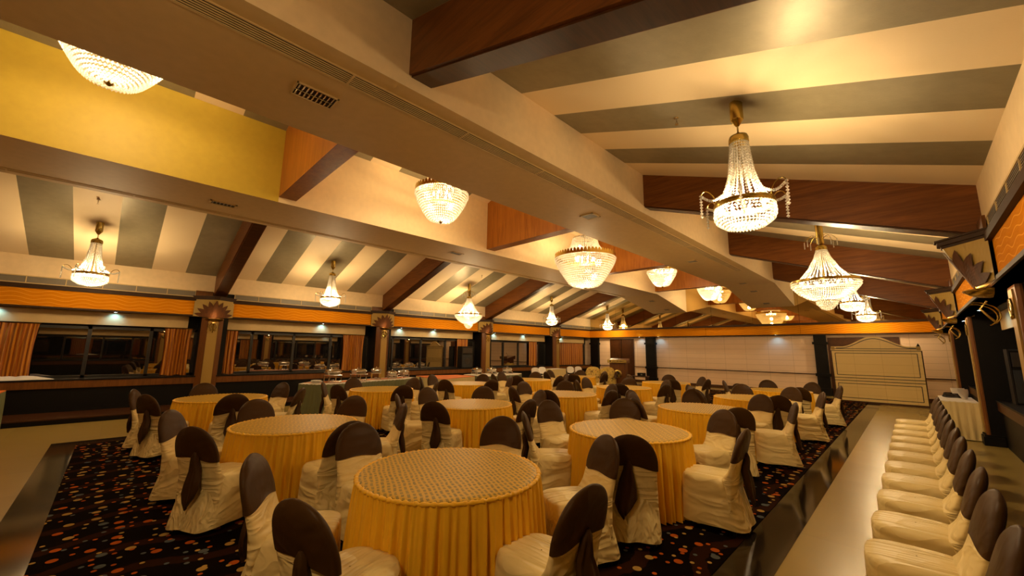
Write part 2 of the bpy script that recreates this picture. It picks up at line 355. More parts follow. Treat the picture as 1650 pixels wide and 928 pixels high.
# far band
ax = [XL+.0, -11.0, -7.2, -3.3, XR]
for a, c_ in zip(ax, ax[1:]): trim(MB().box(a+.006, c_-.006, 20.95, 21.0, ZB0+.03, ZB1-.02), 'wave')
trim(MB().box(XL, XR, 20.9, 21.05, ZB1-.02, 3.02).box(XL, XR, 20.93, 21.2, ZB0-.01, ZB0+.035), 'trim_dark')
trim(MB().box(-13.6, -12.78, 21.12, 21.17, .84, .875).box(-11.25, XR+.3, 21.12, 21.17, .84, .875), 'wood_dark')
struct(MB().box(-11.25, XR, 21.13, 21.17, 0, .14).build('baseboard_far', 'wood_dark'))
# dark pilasters on the far wall
for i, (xa, xb) in enumerate(((-10.46, -9.92), (-2.88, -2.47), (-14.1, -13.55))):
    p = MB().box(xa, xb, 20.98, 21.16, 0, ZB0).box(xa-.05, xb+.05, 20.93, 21.16, 0, .3).box(xa-.04, xb+.04, 20.94, 21.16, .78, .9).box(xa-.05, xb+.05, 20.93, 21.16, 2.1, 2.2)
    struct(p.build('wall_pilaster', 'black'))
# doors on the far wall
d = MB().box(-12.78, -11.25, 21.10, 21.165, 0, 2.42).build('door_1', 'wood_dark'); struct(d)
fr = MB()
for a in (-12.78, -12.01): fr.box(a+.10, a+.66, 21.085, 21.10, 1.15, 2.25).box(a+.10, a+.66, 21.085, 21.10, .15, .95)
fr.build('panel', 'wood_dark', d); MB().box(-12.03, -12.0, 21.09, 21.10, 0, 2.42).build('gap', 'black', d)
MB().tube([(-11.93, 21.05, .95), (-11.93, 21.05, 1.2)], .012).build('handle', 'brass', d)
struct(MB().box(-2.43, -.27, 21.12, 21.165, 0, 2.38).build('door_2', 'wood_dark'))
# ledge in front of the windows and dark wainscot, step platform on the window side
for nm, X, s in (('left', XL, 1), ('right', XR+.40, -1)):
    b = MB(); xf = X+s*.09; xi = X-s*.6
    b.mat(0).box(min(xf, xi), max(xf, xi), YN, YF, .66, .83)
    b.mat(1).box(min(xf+s*.012, xi), max(xf+s*.012, xi), YN, YF, .83, .86)
    b.mat(1).box(min(xf-s*.04, xi), max(xf-s*.04, xi), YN, YF, 0, .66)
    y_ = YN+.4
    while y_ < YF: b.mat(2).box(min(xf-s*.025, xi), max(xf-s*.025, xi), y_, y_+.10, .02, .66); y_ += 99
    struct(b.build('baseboard_%s' % nm, ['wood_mid' if s > 0 else 'wood_dark', 'black', 'wood_dark']))
b = MB(); b.mat(0).box(XL, -12.86, YN, 12.4, 0, .10).mat(1).box(XL, -12.84, YN, 12.4, .10, .125)
trim(b, ['black', 'wood_dark'])
# valances (pale strips that catch the downlights) and windows
WIN = [0]
BAYN = ['nearest bay', 'second bay', 'third bay', 'fourth bay', 'far bay']
def window(X, s, ya, yb, mull):
    WIN[0] += 1; xw = X-(.50 if s > 0 else -.90)
    w_ = empty('window_%d' % WIN[0]); w_['kind'] = 'structure'
    f = MB(); d_ = .05
    f.box(min(xw, xw+s*d_), max(xw, xw+s*d_), ya, yb, 2.06, 2.13).box(min(xw, xw+s*d_), max(xw, xw+s*d_), ya, yb, .86, .92)
    for m in [ya+.03, yb-.03]+mull: f.box(min(xw, xw+s*d_), max(xw, xw+s*d_), m-.035, m+.035, .86, 2.13)
    f.build('frame', 'frame', w_); ed = [ya]+mull+[yb]
    for a, c_ in zip(ed, ed[1:]): MB().box(min(xw, xw-s*.01), max(xw, xw-s*.01), a, c_, .86, 2.12).build('pane', 'glass', w_)
for X, s in ((XL, 1), (XR, -1)):
    spans = [(YN, BY[0]-.2), (BY[0]+.42, BY[1]-.2), (BY[1]+.42, BY[2]-.2), (BY[2]+.42, BY[3]-.2), (BY[3]+.42, BY[4]-.2), (BY[4]+.42, YF)]
    mulls = [[-4.6], [-1.9, -.5, .65], [3.0, 4.2, 5.4], [7.8, 9.1, 10.35], [13.9, 15.0], []]
    for (ya, yb), mu in zip(spans, mulls):
        window(X, s, ya, yb, mu)
        xv = X-s*(.33 if s > 0 else .5); trim(MB().box(min(xv, xv-s*.03), max(xv, xv-s*.03), ya+.05, yb-.25, 2.17, 2.50), 'soffit')
# ------------------------------------------------------------------ roof beams
ORD = ['frame behind the camera', 'nearest frame', 'second frame', 'third frame', 'farthest frame']
def beam(i, seg):
    y = BY[i]; b = MB()
    if seg == 'window side': pts = [(XL+.0, 3.09), (LBX[0]+.02, 4.52), (LBX[0]+.02, zc(LBX[0])+.05), (XL, ZW+.05)]; mt = 'beam'
    elif seg == 'aisle side': pts = [(XR, 3.09), (XR, ZW+.05), (RBX[1]-.02, zc(RBX[1])+.05), (RBX[1]-.02, 4.52)]; mt = 'beam'
    else: pts = [(LBX[1]-.02, 4.46), (RBX[0]+.02, 4.46), (RBX[0]+.02, zc(RBX[0])+.04), (XC, zc(XC)+.04), (LBX[1]-.02, zc(LBX[1])+.04)]; mt = 'tray_beam'
    b.prism([(x, y, z) for x, z in pts], (0, BT, 0))
    o = b.build('ceiling_beam', mt)
    if seg != 'centre tray':    # paler strip under the beam
        (xa, za), (xb, zb) = ((pts[0]), (pts[1])) if seg == 'window side' else (pts[3], pts[0])
        MB().prism([(xa, y+.03, za-.002), (xb, y+.03, zb-.002), (xb, y+.03, zb-.02), (xa, y+.03, za-.02)], (0, BT-.06, 0)).build('soffit_strip', 'wood_dark', o)
    tag(o, '%s roof beam of the %s, %s' % ({'centre tray': 'reddish-brown'}.get(seg, 'dark brown'), ORD[i], {'window side': 'sloping to the window side', 'aisle side': 'sloping to the aisle side', 'centre tray': 'crossing the centre tray'}[seg]), 'beam', 'veneered roof beams')
for i in range(5):
    for seg in ('window side', 'centre tray', 'aisle side'): beam(i, seg)
# ------------------------------------------------------------------ columns with sunburst capitals and torch sconces
def column(i, X, s, side):
    yc = BY[i]+.05+.0; which = '%s %s-side column' % (ORD[i].split()[0], side)
    c = empty('column', (X+(.32 if s < 0 else 0), yc, 0), 0 if s > 0 else PI, 'brown panelled column with gold face, the %s' % which, 'column', 'columns along both sides')
    b = MB(); q = .12 if s > 0 else .03; b.prism([(.17-q-.02, -.25, 0), (.17-q, -.25, 0), (.17, -.25+q, 0), (.17, .25-q, 0), (.17-q, .25, 0), (.17-q-.02, .25, 0)], (0, 0, 2.46)); b.mat(1).box(-.05, .17-q-.01, -.249, .249, 0, 2.46); b.build('shaft', ['wood_mid', 'wood_mid' if s > 0 else 'black'], c)
    MB().box(-.05, .22, -.29, .29, 0, .16).box(-.05, .20, -.27, .27, .16, .20).build('plinth', 'black', c)
    MB().box(.165, .185, -.115, .115, .22, 2.42).build('face_panel', 'gold_paint', c)
    e = MB(); 
    for q in (-1, 1): e.tube([(.195, q*.03+q*.055*math.sin(t*3.1), 2.12+.2*t) for t in [k/8 for k in range(9)]], .010, 5).tube([(.195, q*(.02+.05*t), 2.13-.03*math.sin(t*3.1)) for t in [k/6 for k in range(7)]], .008, 5)
    e.box(.185, .20, -.012, .012, 2.13, 2.31).box(.185, .20, -.05, .05, 2.20, 2.215); e.build('ornament', 'brass', c)
    # capital: pale board with a sunburst of spikes leaning outward under a stepped cornice
    k = empty('sunburst_capital', (X, yc, 0), 0 if s > 0 else PI, 'sunburst capital of brown spikes on a gold board over the %s' % which, 'capital', 'sunburst capitals')
    bo = MB(); PR = .36
    # wedge body
    top = [(0, -.46, 2.97), (PR-.04, -.04, 2.97), (PR-.04, .04, 2.97), (0, .46, 2.97)]; bot = [(0, -.46, 2.50), (.10, -.06, 2.47), (.10, .06, 2.47), (0, .46, 2.50)]
    sp = MB()
    def on(u, v):   # u across -1..1, v 0..1 up: a point on the wedge surface pushed out a little
        def ev(P, u):
            L = [(Vector(P[m+1])-Vector(P[m])).length for m in range(3)]; t = (u+1)/2*sum(L)
            for j in range(3):
                if t <= L[j] or j == 2: return Vector(P[j]).lerp(Vector(P[j+1]), min(1, t/L[j]))
                t -= L[j]
        p = ev(bot, u).lerp(ev(top, u), v); return p+Vector((.014, 0, 0))
    bo.loft([[on(-1+2*i_/24, v_)-Vector((.014, 0, 0)) for i_ in range(25)] for v_ in (0, .2, .4, .6, .8, 1)], False, False, False)
    bo.poly([on(-1+2*i_/24, 0)-Vector((.014, 0, 0)) for i_ in range(25)]); bo.build('board', 'capital_gold', k)
    n = 9; P_ = lambda a, r: on(max(-1, min(1, -math.cos(a)*r)), max(0, min(.97, math.sin(a)*r*.97)))+Vector((.006, 0, 0))
    for j in range(n):
        a0 = PI*(j)/n; a1 = PI*(j+1)/n; am = (a0+a1)/2
        RR = lambda a: .70+.29*(1-abs(a-am)/((a1-a0)/2))
        ang_ = [a0+(a1-a0)*m/4 for m in range(5)]
        for m in range(4):
            for r in range(6):
                q_ = [P_(a, RR(a)*f/6) for a, f in ((ang_[m], r), (ang_[m], r+1), (ang_[m+1], r+1), (ang_[m+1], r))]
                sp.poly(q_)
    sp.build('sunburst', 'burst', k)
    co_ = MB()
    for z0_, z1_, ex in ((2.97, 3.00, .0), (3.0, 3.05, .03), (3.05, 3.07, .05)):
        co_.loft([[(0, -.47-ex, z), (PR-.03+ex, -.05-ex*.5, z), (PR-.03+ex, .05+ex*.5, z), (0, .47+ex, z)] for z in (z0_, z1_)])
    co_.build('cornice', 'trim_dark', k)
    MB().box(-.01, .02, *((-.46, -.07) if s > 0 else (.07, .46)), 3.07, 3.22).build('backboard', 'wood_mid', k)
    # torch sconce: half bowl on scrolls
    t = empty('torch_sconce', (X+(.20 if s < 0 else 0), yc, 0), 0 if s > 0 else PI, 'brass half-bowl uplight on scroll brackets, on the %s' % which, 'wall light', 'brass uplights on the columns')
    rings = []
    for (r, z) in ((.03, 2.345), (.10, 2.355), (.17, 2.38), (.205, 2.41), (.215, 2.425)): rings.append([(.19+r*math.cos(-PI/2+PI*q/14), r*math.sin(-PI/2+PI*q/14)*1.05, z) for q in range(15)])
    MB().loft(rings, False, False, False).build('bowl', 'brass', t, smooth=True)
    MB().tube([(.19+.215*math.cos(-PI/2+PI*q/14), .215*1.05*math.sin(-PI/2+PI*q/14), 2.428) for q in range(15)], .012, 6).build('rim', 'brass', t, smooth=True)
    sc_ = MB()
    for q in (-1, 1):
        sc_.tube([(.20+.10*(1-u)+.07*math.cos(u*5.2), q*.12, 2.28-.20*u+.05*math.sin(u*5.2)) for u in [m/16 for m in range(17)]], .007, 5)
    sc_.tube([(.19, 0, 2.05), (.24, 0, 2.12), (.30, 0, 2.22), (.24, 0, 2.31)], .012, 5); sc_.build('scroll', 'brass', t, smooth=True)
    MB().lathe([(.0, 2.375), (.016, 2.38), (.02, 2.395), (.012, 2.41), (0, 2.415)], 10, (.28, 0, 0), False).build('bulb', 'bulb', t, smooth=True)
    lamp('POINT', 'sconce_light', (.29, 0, 2.445), SCONCE_W, (1, .52, .16), t, .02)
for i in range(1, 5): column(i, XL+.03, 1, 'window'); column(i, XR-.03, -1, 'aisle')
# ------------------------------------------------------------------ curtains
def curtain(X, s, ya, yb, gather, which, zt=2.14, zb=.87):
    n = max(24, int((yb-ya)*70)); rng = random.Random(int(ya*97)); rings = []
    for k in range(9):
        t = k/8; z = zt+(zb-zt)*t; yc_ = (ya+yb)/2; wd = 1-.0*t+gather*math.sin(t*PI*.9)*-.18
        rings.append([(X-s*((.40 if s > 0 else .78)+.022*math.sin(i/n*(yb-ya)*62+.6*math.sin(3*t)) + .012*math.sin(i*1.7)), yc_+(ya-yc_)*wd+(yb-ya)*wd*i/n, z+.015*math.sin(i*.3)*t) for i in range(n+1)])
    o = MB().loft(rings, False, False, False); back = [[(x-s*.012, y, z) for x, y, z in r] for r in rings]; o.loft(back, False, False, False)
    o = o.build('curtain', 'curtain', smooth=80); h = MB().tube([(X-s*(.40 if s > 0 else .78), ya-.02, zt+.01), (X-s*(.40 if s > 0 else .78), yb+.02, zt+.01)], .012, 6); h.build('rail', 'brass', o)
    tag(o, 'orange-brown striped curtain %s' % which, 'curtain', 'striped window curtains')
for ya, yb, g, wh in ((-2.55, -1.33, .3, 'at the left edge of the photo'), (.92, 1.50, .6, 'just left of the nearest window-side column'), (2.28, 2.62, .4, 'just right of the nearest window-side column'), (5.80, 6.58, .5, 'left of the second window-side column'),
                      (10.95, 11.55, .2, 'behind the black loudspeaker'), (15.75, 16.40, .3, 'left of the fourth window-side column'), (17.98, 20.75, .1, 'filling the far window beside the corner')): curtain(XL, 1, ya, yb, g, wh)
for ya, yb, g, wh in ((2.5, 3.6, .3, 'on the aisle side near the camera'), (5.7, 6.7, .3, 'on the aisle side before the second column'), (12.8, 16.4, .1, 'wide, behind the white skirted table on the aisle side')): curtain(XR, -1, ya, yb, g, wh)
# ------------------------------------------------------------------ chandeliers
def prof_eval(prof, t):   # prof: list of (r, z); t in 0..1 by length
    L = [0]
    for a, b_ in zip(prof, prof[1:]): L.append(L[-1]+math.hypot(b_[0]-a[0], b_[1]-a[1]))
    d = t*L[-1]
    for k in range(len(prof)-1):
        if d <= L[k+1] or k == len(prof)-2:
            f = (d-L[k])/(L[k+1]-L[k]); return (prof[k][0]+(prof[k+1][0]-prof[k][0])*f, prof[k][1]+(prof[k+1][1]-prof[k][1])*f)
def plen(prof): return sum(math.hypot(b_[0]-a[0], b_[1]-a[1]) for a, b_ in zip(prof, prof[1:]))
def strands(mb, prof, n, sp, r, h=None, ph=0):
    m = max(2, int(plen(prof)/sp))
    for i in range(n):
        a = 2*PI*(i+ph)/n
        for k in range(m+1):
            rr, z = prof_eval(prof, k/m); mb.bead((rr*math.cos(a), rr*math.sin(a), z), r, h)
def tiers(mb, prof, sp, r, h, cs):
    m = max(2, int(plen(prof)/sp))
    for k in range(m+1):
        rr, z = prof_eval(prof, k/m); n = max(5, int(2*PI*rr/cs))
        for i in range(n):
            a = 2*PI*(i+.5*(k % 2))/n; mb.bead((rr*math.cos(a), rr*math.sin(a), z), r, h)
def ring_mb(mb, r, z, h=.035, t=.012, n=48):
    return mb.lathe([(r-t, z-h/2), (r, z-h/2), (r+.006, z), (r, z+h/2), (r-t, z+h/2), (r-t, z-h/2)], n, cap=False)
def chandelier(kind):
    R = empty('crystal_chandelier')
    if kind in 'AB':
        A = kind == 'A'; d = 0 if A else -.27
        zb = -.20 if A else -.46
        MB().lathe([(.0, 0), (.063, 0), (.063, zb), (.057, zb-.01), (.018, zb-.07), (0, zb-.08)], 20).build('canopy', 'brass', R, smooth=True)
        zcap = -.42 if A else -.55
        MB().lathe([(.008, zb-.06), (.008, zcap+.08), (.03, zcap+.06), (.085, zcap+.03), (.095, zcap), (.095, zcap-.045), (.08, zcap-.05), (0, zcap-.05)], 20).build('cap', 'brass', R, smooth=True)
        zr = -1.15 if A else -1.24; rr = .275 if A else .55; rc = .22 if A else .42
        cp = [(.082, zcap-.06), (.095, zcap-.2), (.115, zcap-.38), (.15, zcap-.52), (rc, zr+.05)] if A else [(.09, zcap-.06), (.13, zcap-.2), (.24, zcap-.42), (rc, zr+.04)]
        cr = MB(); strands(cr, cp, 22 if A else 36, .031 if A else .030, .0135, .0155)
        strands(cr, [(rc*.45, zcap-.3), (rc*.75, zr+.1)], 14, .03, .011, .014)
        tag(cr.build('crown_beads', 'crystal', R), kind='stuff')
        ring_mb(MB(), rr, zr, .055).build('ring', 'brass', R, smooth=True)
        if A: bp = [(rr-.005, zr-.03), (rr, zr-.12), (rr-.02, zr-.17), (rr-.10, zr-.225), (.04, zr-.255)]
        else: bp = [(rr, zr-.03), (rr-.01, zr-.09), (rr-.12, zr-.22), (.30, zr-.31), (.18, zr-.36)]
        bb = MB(); tiers(bb, bp, .034 if A else .044, .0135 if A else .017, .0155 if A else .022, .031 if A else .035); MB().tube([(0, 0, zcap), (0, 0, zr-.1)], .01, 8).build('rod', 'brass', R, smooth=True)
        if not A: tiers(bb, [(.17, zr-.38), (.16, zr-.44)], .03, .012, .02, .028); tiers(bb, [(.13, zr-.47), (.10, zr-.52), (.03, zr-.55)], .03, .012, .02, .028)
        tag(bb.build('basket_beads', 'crystal', R), kind='stuff')
        if not A: ring_mb(MB(), .175, zr-.365, .02, .01, 24).build('lower_ring', 'brass', R, smooth=True)
        if A:
            for q in range(6):
                a = 2*PI*(q+.3)/6; c_, s_ = math.cos(a), math.sin(a)
                arm = MB().tube([((rr+.0+.115*(1-math.cos(u*PI))*.5*1.3)*c_, (rr+.115*(1-math.cos(u*PI))*.5*1.3)*s_, zr+.0+.15*math.sin(u*PI*.82)) for u in [m/10 for m in range(11)]], .0055, 5)
                ao = arm.build('arm', 'brass', R, smooth=True)
                sw = MB(); ex = rr+.1495; ez = zr+.15*math.sin(PI*.82)
                for u in range(11):
                    f = u/10; r_ = rc+(ex-rc)*f; z_ = zr+.10+(ez+.02-zr-.10)*f-.05*math.sin(f*PI); sw.bead((r_*c_, r_*s_, z_), .0175, .019)
                for u in range(7): sw.bead((ex*c_, ex*s_, ez-.01-u*.032), .017, .019)
                tag(sw.build('swag', 'crystal', ao), kind='stuff')
        else:
            for q in range(8):
                a = 2*PI*q/8; c_, s_ = math.cos(a), math.sin(a)
                arm = MB().tube([((.02+.24*u)*c_, (.02+.24*u)*s_, -.40+.10*math.sin(u*PI)) for u in [m/8 for m in range(9)]], .005, 5).build('arm', 'brass', R, smooth=True)
                sw = MB(); [sw.bead((.26*c_, .26*s_, -.41-.028*u), .012, .018) for u in range(5)]; tag(sw.build('pendant', 'crystal', arm), kind='stuff')
        nb = 8 if A else 14; bu = []
        for q in range(nb):
            a = 2*PI*(q+.5)/nb; r_ = rc*.93; bm = MB().lathe([(.0, zr-.01), (.012, zr-.005), (.016, zr+.035), (.008, zr+.06), (0, zr+.075)], 8, (r_*math.cos(a), r_*math.sin(a), 0), False); bm.build('bulb', 'bulb', R, smooth=True)
        W = LAMP_A if A else LAMP_B
        lamp('POINT', 'chandelier_light', (0, 0, zr+.08), W*.5, WARM, R, .10); lamp('POINT', 'chandelier_light', (0, 0, zr-.10), W*.5, WARM, R, .07)
    else:
        C = kind == 'C'; k = 1 if C else 1.6
        rr = .55 if C else .90
        zt_ = .28 if C else .60; rt = .26 if C else .36
        cp = [(rt, zt_), (rt+.06, zt_*.62), (rr*.74, .03)]
        cr = MB(); strands(cr, cp, 44 if C else 60, .036 if C else .042, .015 if C else .018, .019 if C else .024); tag(cr.build('crown_beads', 'crystal', R), kind='stuff')
        ring_mb(MB(), rt, zt_+.01, .03).build('crown_ring', 'brass', R, smooth=True)
        ring_mb(MB(), rr, 0, .04 if C else .05).build('ring', 'brass', R, smooth=True)
        lf = MB()
        nl = 44 if C else 56; h = .085*k**.5; rg = []
        for q in range(nl*8):
            a = 2*PI*q/(nl*8); c_, s_ = math.cos(a), math.sin(a); u = abs(((q % 8)/8)-.5)*2; top_ = .022+h*math.sqrt(max(0, 1-u**1.6))
            rg.append([((rr+e)*c_, (rr+e)*s_, z) for e, z in ((-.003, .01), (.004, .01), (.004, top_), (-.003, top_))])
        lf.loft(rg+[rg[0]], True, False, False)
        lf.build('leaf_edging', 'brass', R)
        bp = [(rr, -.03), (rr, -.10), (rr-.03, -.13), (rr-.045, -.20), (.45, -.30), (.38, -.42), (.30, -.54), (.23, -.60), (.05, -.63)] if C else [(rr, -.04), (rr-.02, -.13), (.80, -.29), (.69, -.47), (.58, -.64), (.48, -.77), (.39, -.84), (.2, -.88), (.05, -.89)]
        bb = MB(); tiers(bb, bp, .050 if C else .064, .020 if C else .026, .027 if C else .034, .040 if C else .052); tag(bb.build('bowl_beads', 'crystal', R), kind='stuff')
        MB().lathe([(0, bp[-1][1]-.045), (.02, bp[-1][1]-.035), (.045, bp[-1][1]-.01), (.05, bp[-1][1]+.01), (0, bp[-1][1]+.02)], 16).build('finial', 'brass', R, smooth=True)
        nb = 6 if C else 10
        for q in range(nb):
            a = 2*PI*q/nb; r_ = rr*.30; MB().lathe([(0, -.08), (.014, -.075), (.02, -.03), (.01, 0), (0, .01)], 8, (r_*math.cos(a), r_*math.sin(a), 0), False).build('bulb', 'bulb', R, smooth=True)
        W = LAMP_C if C else LAMP_D
        [lamp('POINT', 'chandelier_light', (0, 0, z_), W*f_, WARM, R, .09) for z_, f_ in ((.08, .36), (-.22*k, .36), (-.44*k, .36))]
    return R
PA, PB, PC_, PD = chandelier('A'), chandelier('B'), chandelier('C'), chandelier('D')
used = set()
def hang(P, x, y, z, label, group, rz=0):
    o = P if P.name not in used else copy_tree(P); used.add(P.name)
    o.location = (x, y, z); o.rotation_euler.z = rz; tag(o, label, 'chandelier', group); return o
G1, G2, G3 = 'tapered chandeliers of the sloping bays', 'large tapered chandeliers of the sloping bays', 'bowl chandeliers in the centre tray'
CYS = [-.61, 4.40, 9.75, 14.95, 20.05]
hang(PA, -1.06, -.90, zc(-1.06), 'tapered crystal chandelier with brass arms, overhead on the aisle side before the first visible one', G1)
for n_, i in (('nearest', 1), ('third', 3), ('farthest', 4)):
    hang(PA, -1.06, CYS[i], zc(-1.06), 'tapered crystal chandelier with brass arms, %s on the aisle side' % n_, G1, .4*i)
for n_, i in (('leftmost', 0), ('second', 1), ('fourth', 3), ('farthest', 4)):
    hang(PA, -12.3, CYS[i]+.05, zc(-12.3), 'tapered crystal chandelier with brass arms, %s along the window side' % n_, G1, .2+.5*i)
hang(PB, -1.06, CYS[2], zc(-1.06), 'large tapered chandelier with a stepped drop, behind the nearest one on the aisle side', G2)
hang(PB, -12.35, CYS[2]+.1, zc(-12.35), 'large tapered chandelier with a stepped drop, in the middle of the window side', G2)
def rod(o, top):
    z = top-o.location.z; MB().lathe([(0, z), (.07, z), (.07, z-.05), (.014, z-.09), (.014, .02), (0, .02)], 12).build('stem', 'brass', o, smooth=True)
for y, z, lb in ((-.45, 5.50, 'bowl chandelier half hidden by the near bulkhead, top left'), (4.5, 4.94, 'bowl chandelier left of the large one in the centre tray'), (15.0, 4.88, 'small bowl chandelier beyond the large one in the centre tray'), (20.3, 4.85, 'farthest bowl chandelier in the centre tray, next to the mirror')):
    rod(hang(PC_, -6.67, y, z, lb, G3), zc(XC))
rod(hang(PD, -6.67, 9.72, 4.45, 'largest bowl chandelier, in the middle of the centre tray', None), zc(XC))
# ------------------------------------------------------------------ ceiling fittings
def diffuser(xa, xb, ya, yb, which):
    g = empty('linear_air_diffuser', (0, 0, 0), 0, 'long slotted air diffuser %s' % which, 'air diffuser')
    MB().box(xa, xa+.015, ya, yb, ZS-.012, ZS+.01).box(xb-.015, xb, ya, yb, ZS-.012, ZS+.01).box(xa, xb, yb-.02, yb, ZS-.012, ZS).build('frame', 'soffit', g)
    m = MB(); n = 6
    for k in range(n): x = xa+.02+(xb-xa-.04)*k/n; m.box(x, x+(xb-xa-.04)/n*.28, ya, yb, ZS-.010, ZS-.001)
    y_ = ya
    while y_ < yb: m.box(xa+.012, xb-.012, y_, y_+.02, ZS-.011, ZS-.001); y_ += 1.45
    m.build('slats', 'soffit', g); MB().box(xa+.01, xb-.01, ya, yb, ZS-.0015, ZS-.0005).build('dark_slot', 'black', g)
diffuser(-3.84, -3.62, YN+.1, 14.25, 'along the right-hand bulkhead')
diffuser(-9.74, -9.62, YN+.1, 17.4, 'along the left-hand bulkhead')
def vent(x, y, z, lb, w_=.30, d=.30, rx=0):
    g = empty('ceiling_vent', (x, y, z), 0, lb, 'vent', 'square vents in the bulkheads'); g.rotation_euler = (rx, 0, 0)
    f = MB(); f.box(-w_/2, w_/2, -d/2, -d/2+.03, -.012, 0).box(-w_/2, w_/2, d/2-.03, d/2, -.012, 0).box(-w_/2, -w_/2+.03, -d/2, d/2, -.012, 0).box(w_/2-.03, w_/2, -d/2, d/2, -.012, 0); f.build('frame', 'soffit', g)
    m = MB()
    for k in range(6): y_ = -d/2+.04+k*(d-.08)/6; m.box(-w_/2+.03, w_/2-.03, y_, y_+.02, -.010, -.002)
    m.build('slats', 'grille', g); MB().box(-w_/2+.02, w_/2-.02, -d/2+.02, d/2-.02, -.002, -.0005).build('duct', 'black', g)
sl = math.atan2(-(ZS-3.78), 3.4); zk = lambda y: ZS+(y-17.6)*(3.78-ZS)/3.4
vent(-4.29, 6.45, ZS, 'pale square vent in the middle of the right-hand bulkhead'); vent(-4.31, 11.84, ZS, 'pale square vent on the right-hand bulkhead past the middle'); vent(-4.33, 16.9, ZS, 'square vent near the far end of the right-hand bulkhead')
vent(-4.33, 18.4, zk(18.4)-.002, 'upper square vent on the sloping end of the right-hand bulkhead', rx=sl); vent(-4.33, 20.3, zk(20.3)-.002, 'lower square vent on the sloping end of the right-hand bulkhead', rx=sl)
vent(-9.0, 1.13, ZS, 'square vent on the left-hand bulkhead near the camera', .22, .42); vent(-8.8, 6.49, ZS, 'square vent on the left-hand bulkhead before the middle', .22, .42)
vent(-8.8, 12.6, ZS, 'square vent on the left-hand bulkhead past the middle'); vent(-8.85, 18.6, zk(18.6)-.002, 'upper square vent on the sloping end of the left-hand bulkhead', rx=sl); vent(-8.85, 20.3, zk(20.3)-.002, 'lower square vent on the sloping end of the left-hand bulkhead', rx=sl)
tr = empty('louvre_ceiling_light', (-4.27, 1.2, ZS), 0, 'unlit recessed light with mirror louvres in the right-hand bulkhead', 'ceiling light')
MB().box(-.13, .13, -.21, -.195, -.014, 0).box(-.13, .13, .195, .21, -.014, 0).box(-.13, -.115, -.21, .21, -.014, 0).box(.115, .13, -.21, .21, -.014, 0).build('frame', 'soffit', tr)
MB().box(-.12, .12, -.2, .2, -.002, -.0005).build('backing', 'trim_dark', tr)
lv = MB()
for k in range(9):
    y_ = -.17+k*.0425
    for q in (-1, 1): lv.prism([(q*.055-.045, y_-.012, -.012), (q*.055+.045, y_-.012, -.012), (q*.055+.045, y_+.006, -.003), (q*.055-.045, y_+.006, -.003)], (0, .003, 0))
lv.box(-.006, .006, -.195, .195, -.013, -.002); lv.build('louvre', 'chrome', tr)
for x, y, lb in ((-1.78, 4.63, 'small chrome sprinkler left of the nearest aisle-side chandelier'), (-11.47, -.61, 'small chrome sprinkler above the leftmost chandelier'), (-11.6, 9.85, 'small chrome sprinkler above the middle window-side chandelier')):
    z = zc(x); s_ = empty('sprinkler', (x, y, z), 0, lb, 'sprinkler', 'ceiling sprinklers')
    MB().lathe([(0, 0), (.03, 0), (.03, -.008), (.01, -.012), (.008, -.07), (0, -.07)], 10).build('body', 'chrome', s_); MB().lathe([(0, -.095), (.022, -.095), (.022, -.09), (0, -.09)], 10).tube([(-.012, 0, -.06), (-.015, 0, -.08), (0, 0, -.093)], .003, 4).tube([(.012, 0, -.06), (.015, 0, -.08), (0, 0, -.093)], .003, 4).build('deflector', 'chrome', s_)
# small cool downlights over the valances and in front of the far wall
def downlight(x, y, z, lb, w_, dirv, grp):
    g = empty('downlight', (x, y, z), 0, lb, 'downlight', grp)
    MB().lathe([(.045, -.006), (.045, 0), (.03, 0), (.03, -.006), (.045, -.006)], 16, cap=False).build('trim_ring', 'chrome', g, smooth=True); MB().lathe([(0, -.002), (.03, -.002), (.03, -.004), (0, -.004)], 14).build('lens', 'cool_bulb', g)
    d = Vector(dirv).normalized(); q = d.to_track_quat('-Z', 'Y').to_euler()
    lamp('SPOT', 'downlight_beam', (0, 0, -.03), w_, COOL, g, .02, q, math.radians(125), .9)
for k, y in enumerate((-2.0, -.1, 5.0, 8.0, 9.6, 13.1, 15.2, 18.4)): downlight(XL-.2, y, ZB0-.002, 'small cool downlight over the windows, %s from the left' % ['first', 'second', 'third', 'fourth', 'fifth', 'sixth', 'seventh', 'last'][k], SPOT_W, (-.55, 0, -1), 'downlights over the windows')
for k, y in enumerate((5.2, 10.9, 14.0)): downlight(XR+.2, y, ZB0-.002, 'small cool downlight in the aisle-side soffit, %s the camera' % ['nearest', 'second from', 'third from'][k], SPOT_W, (.55, 0, -1), 'downlights over the aisle side')
for x, lb in ((-10.75, 'left of the left dark pilaster'), (-9.65, 'right of the left dark pilaster'), (-4.2, 'over the middle of the tiled far wall')): downlight(x, 20.86, ZB0+.02, 'small cool downlight %s' % lb, BACK_SPOT_W, (0, .35, -1), 'downlights before the far wall')
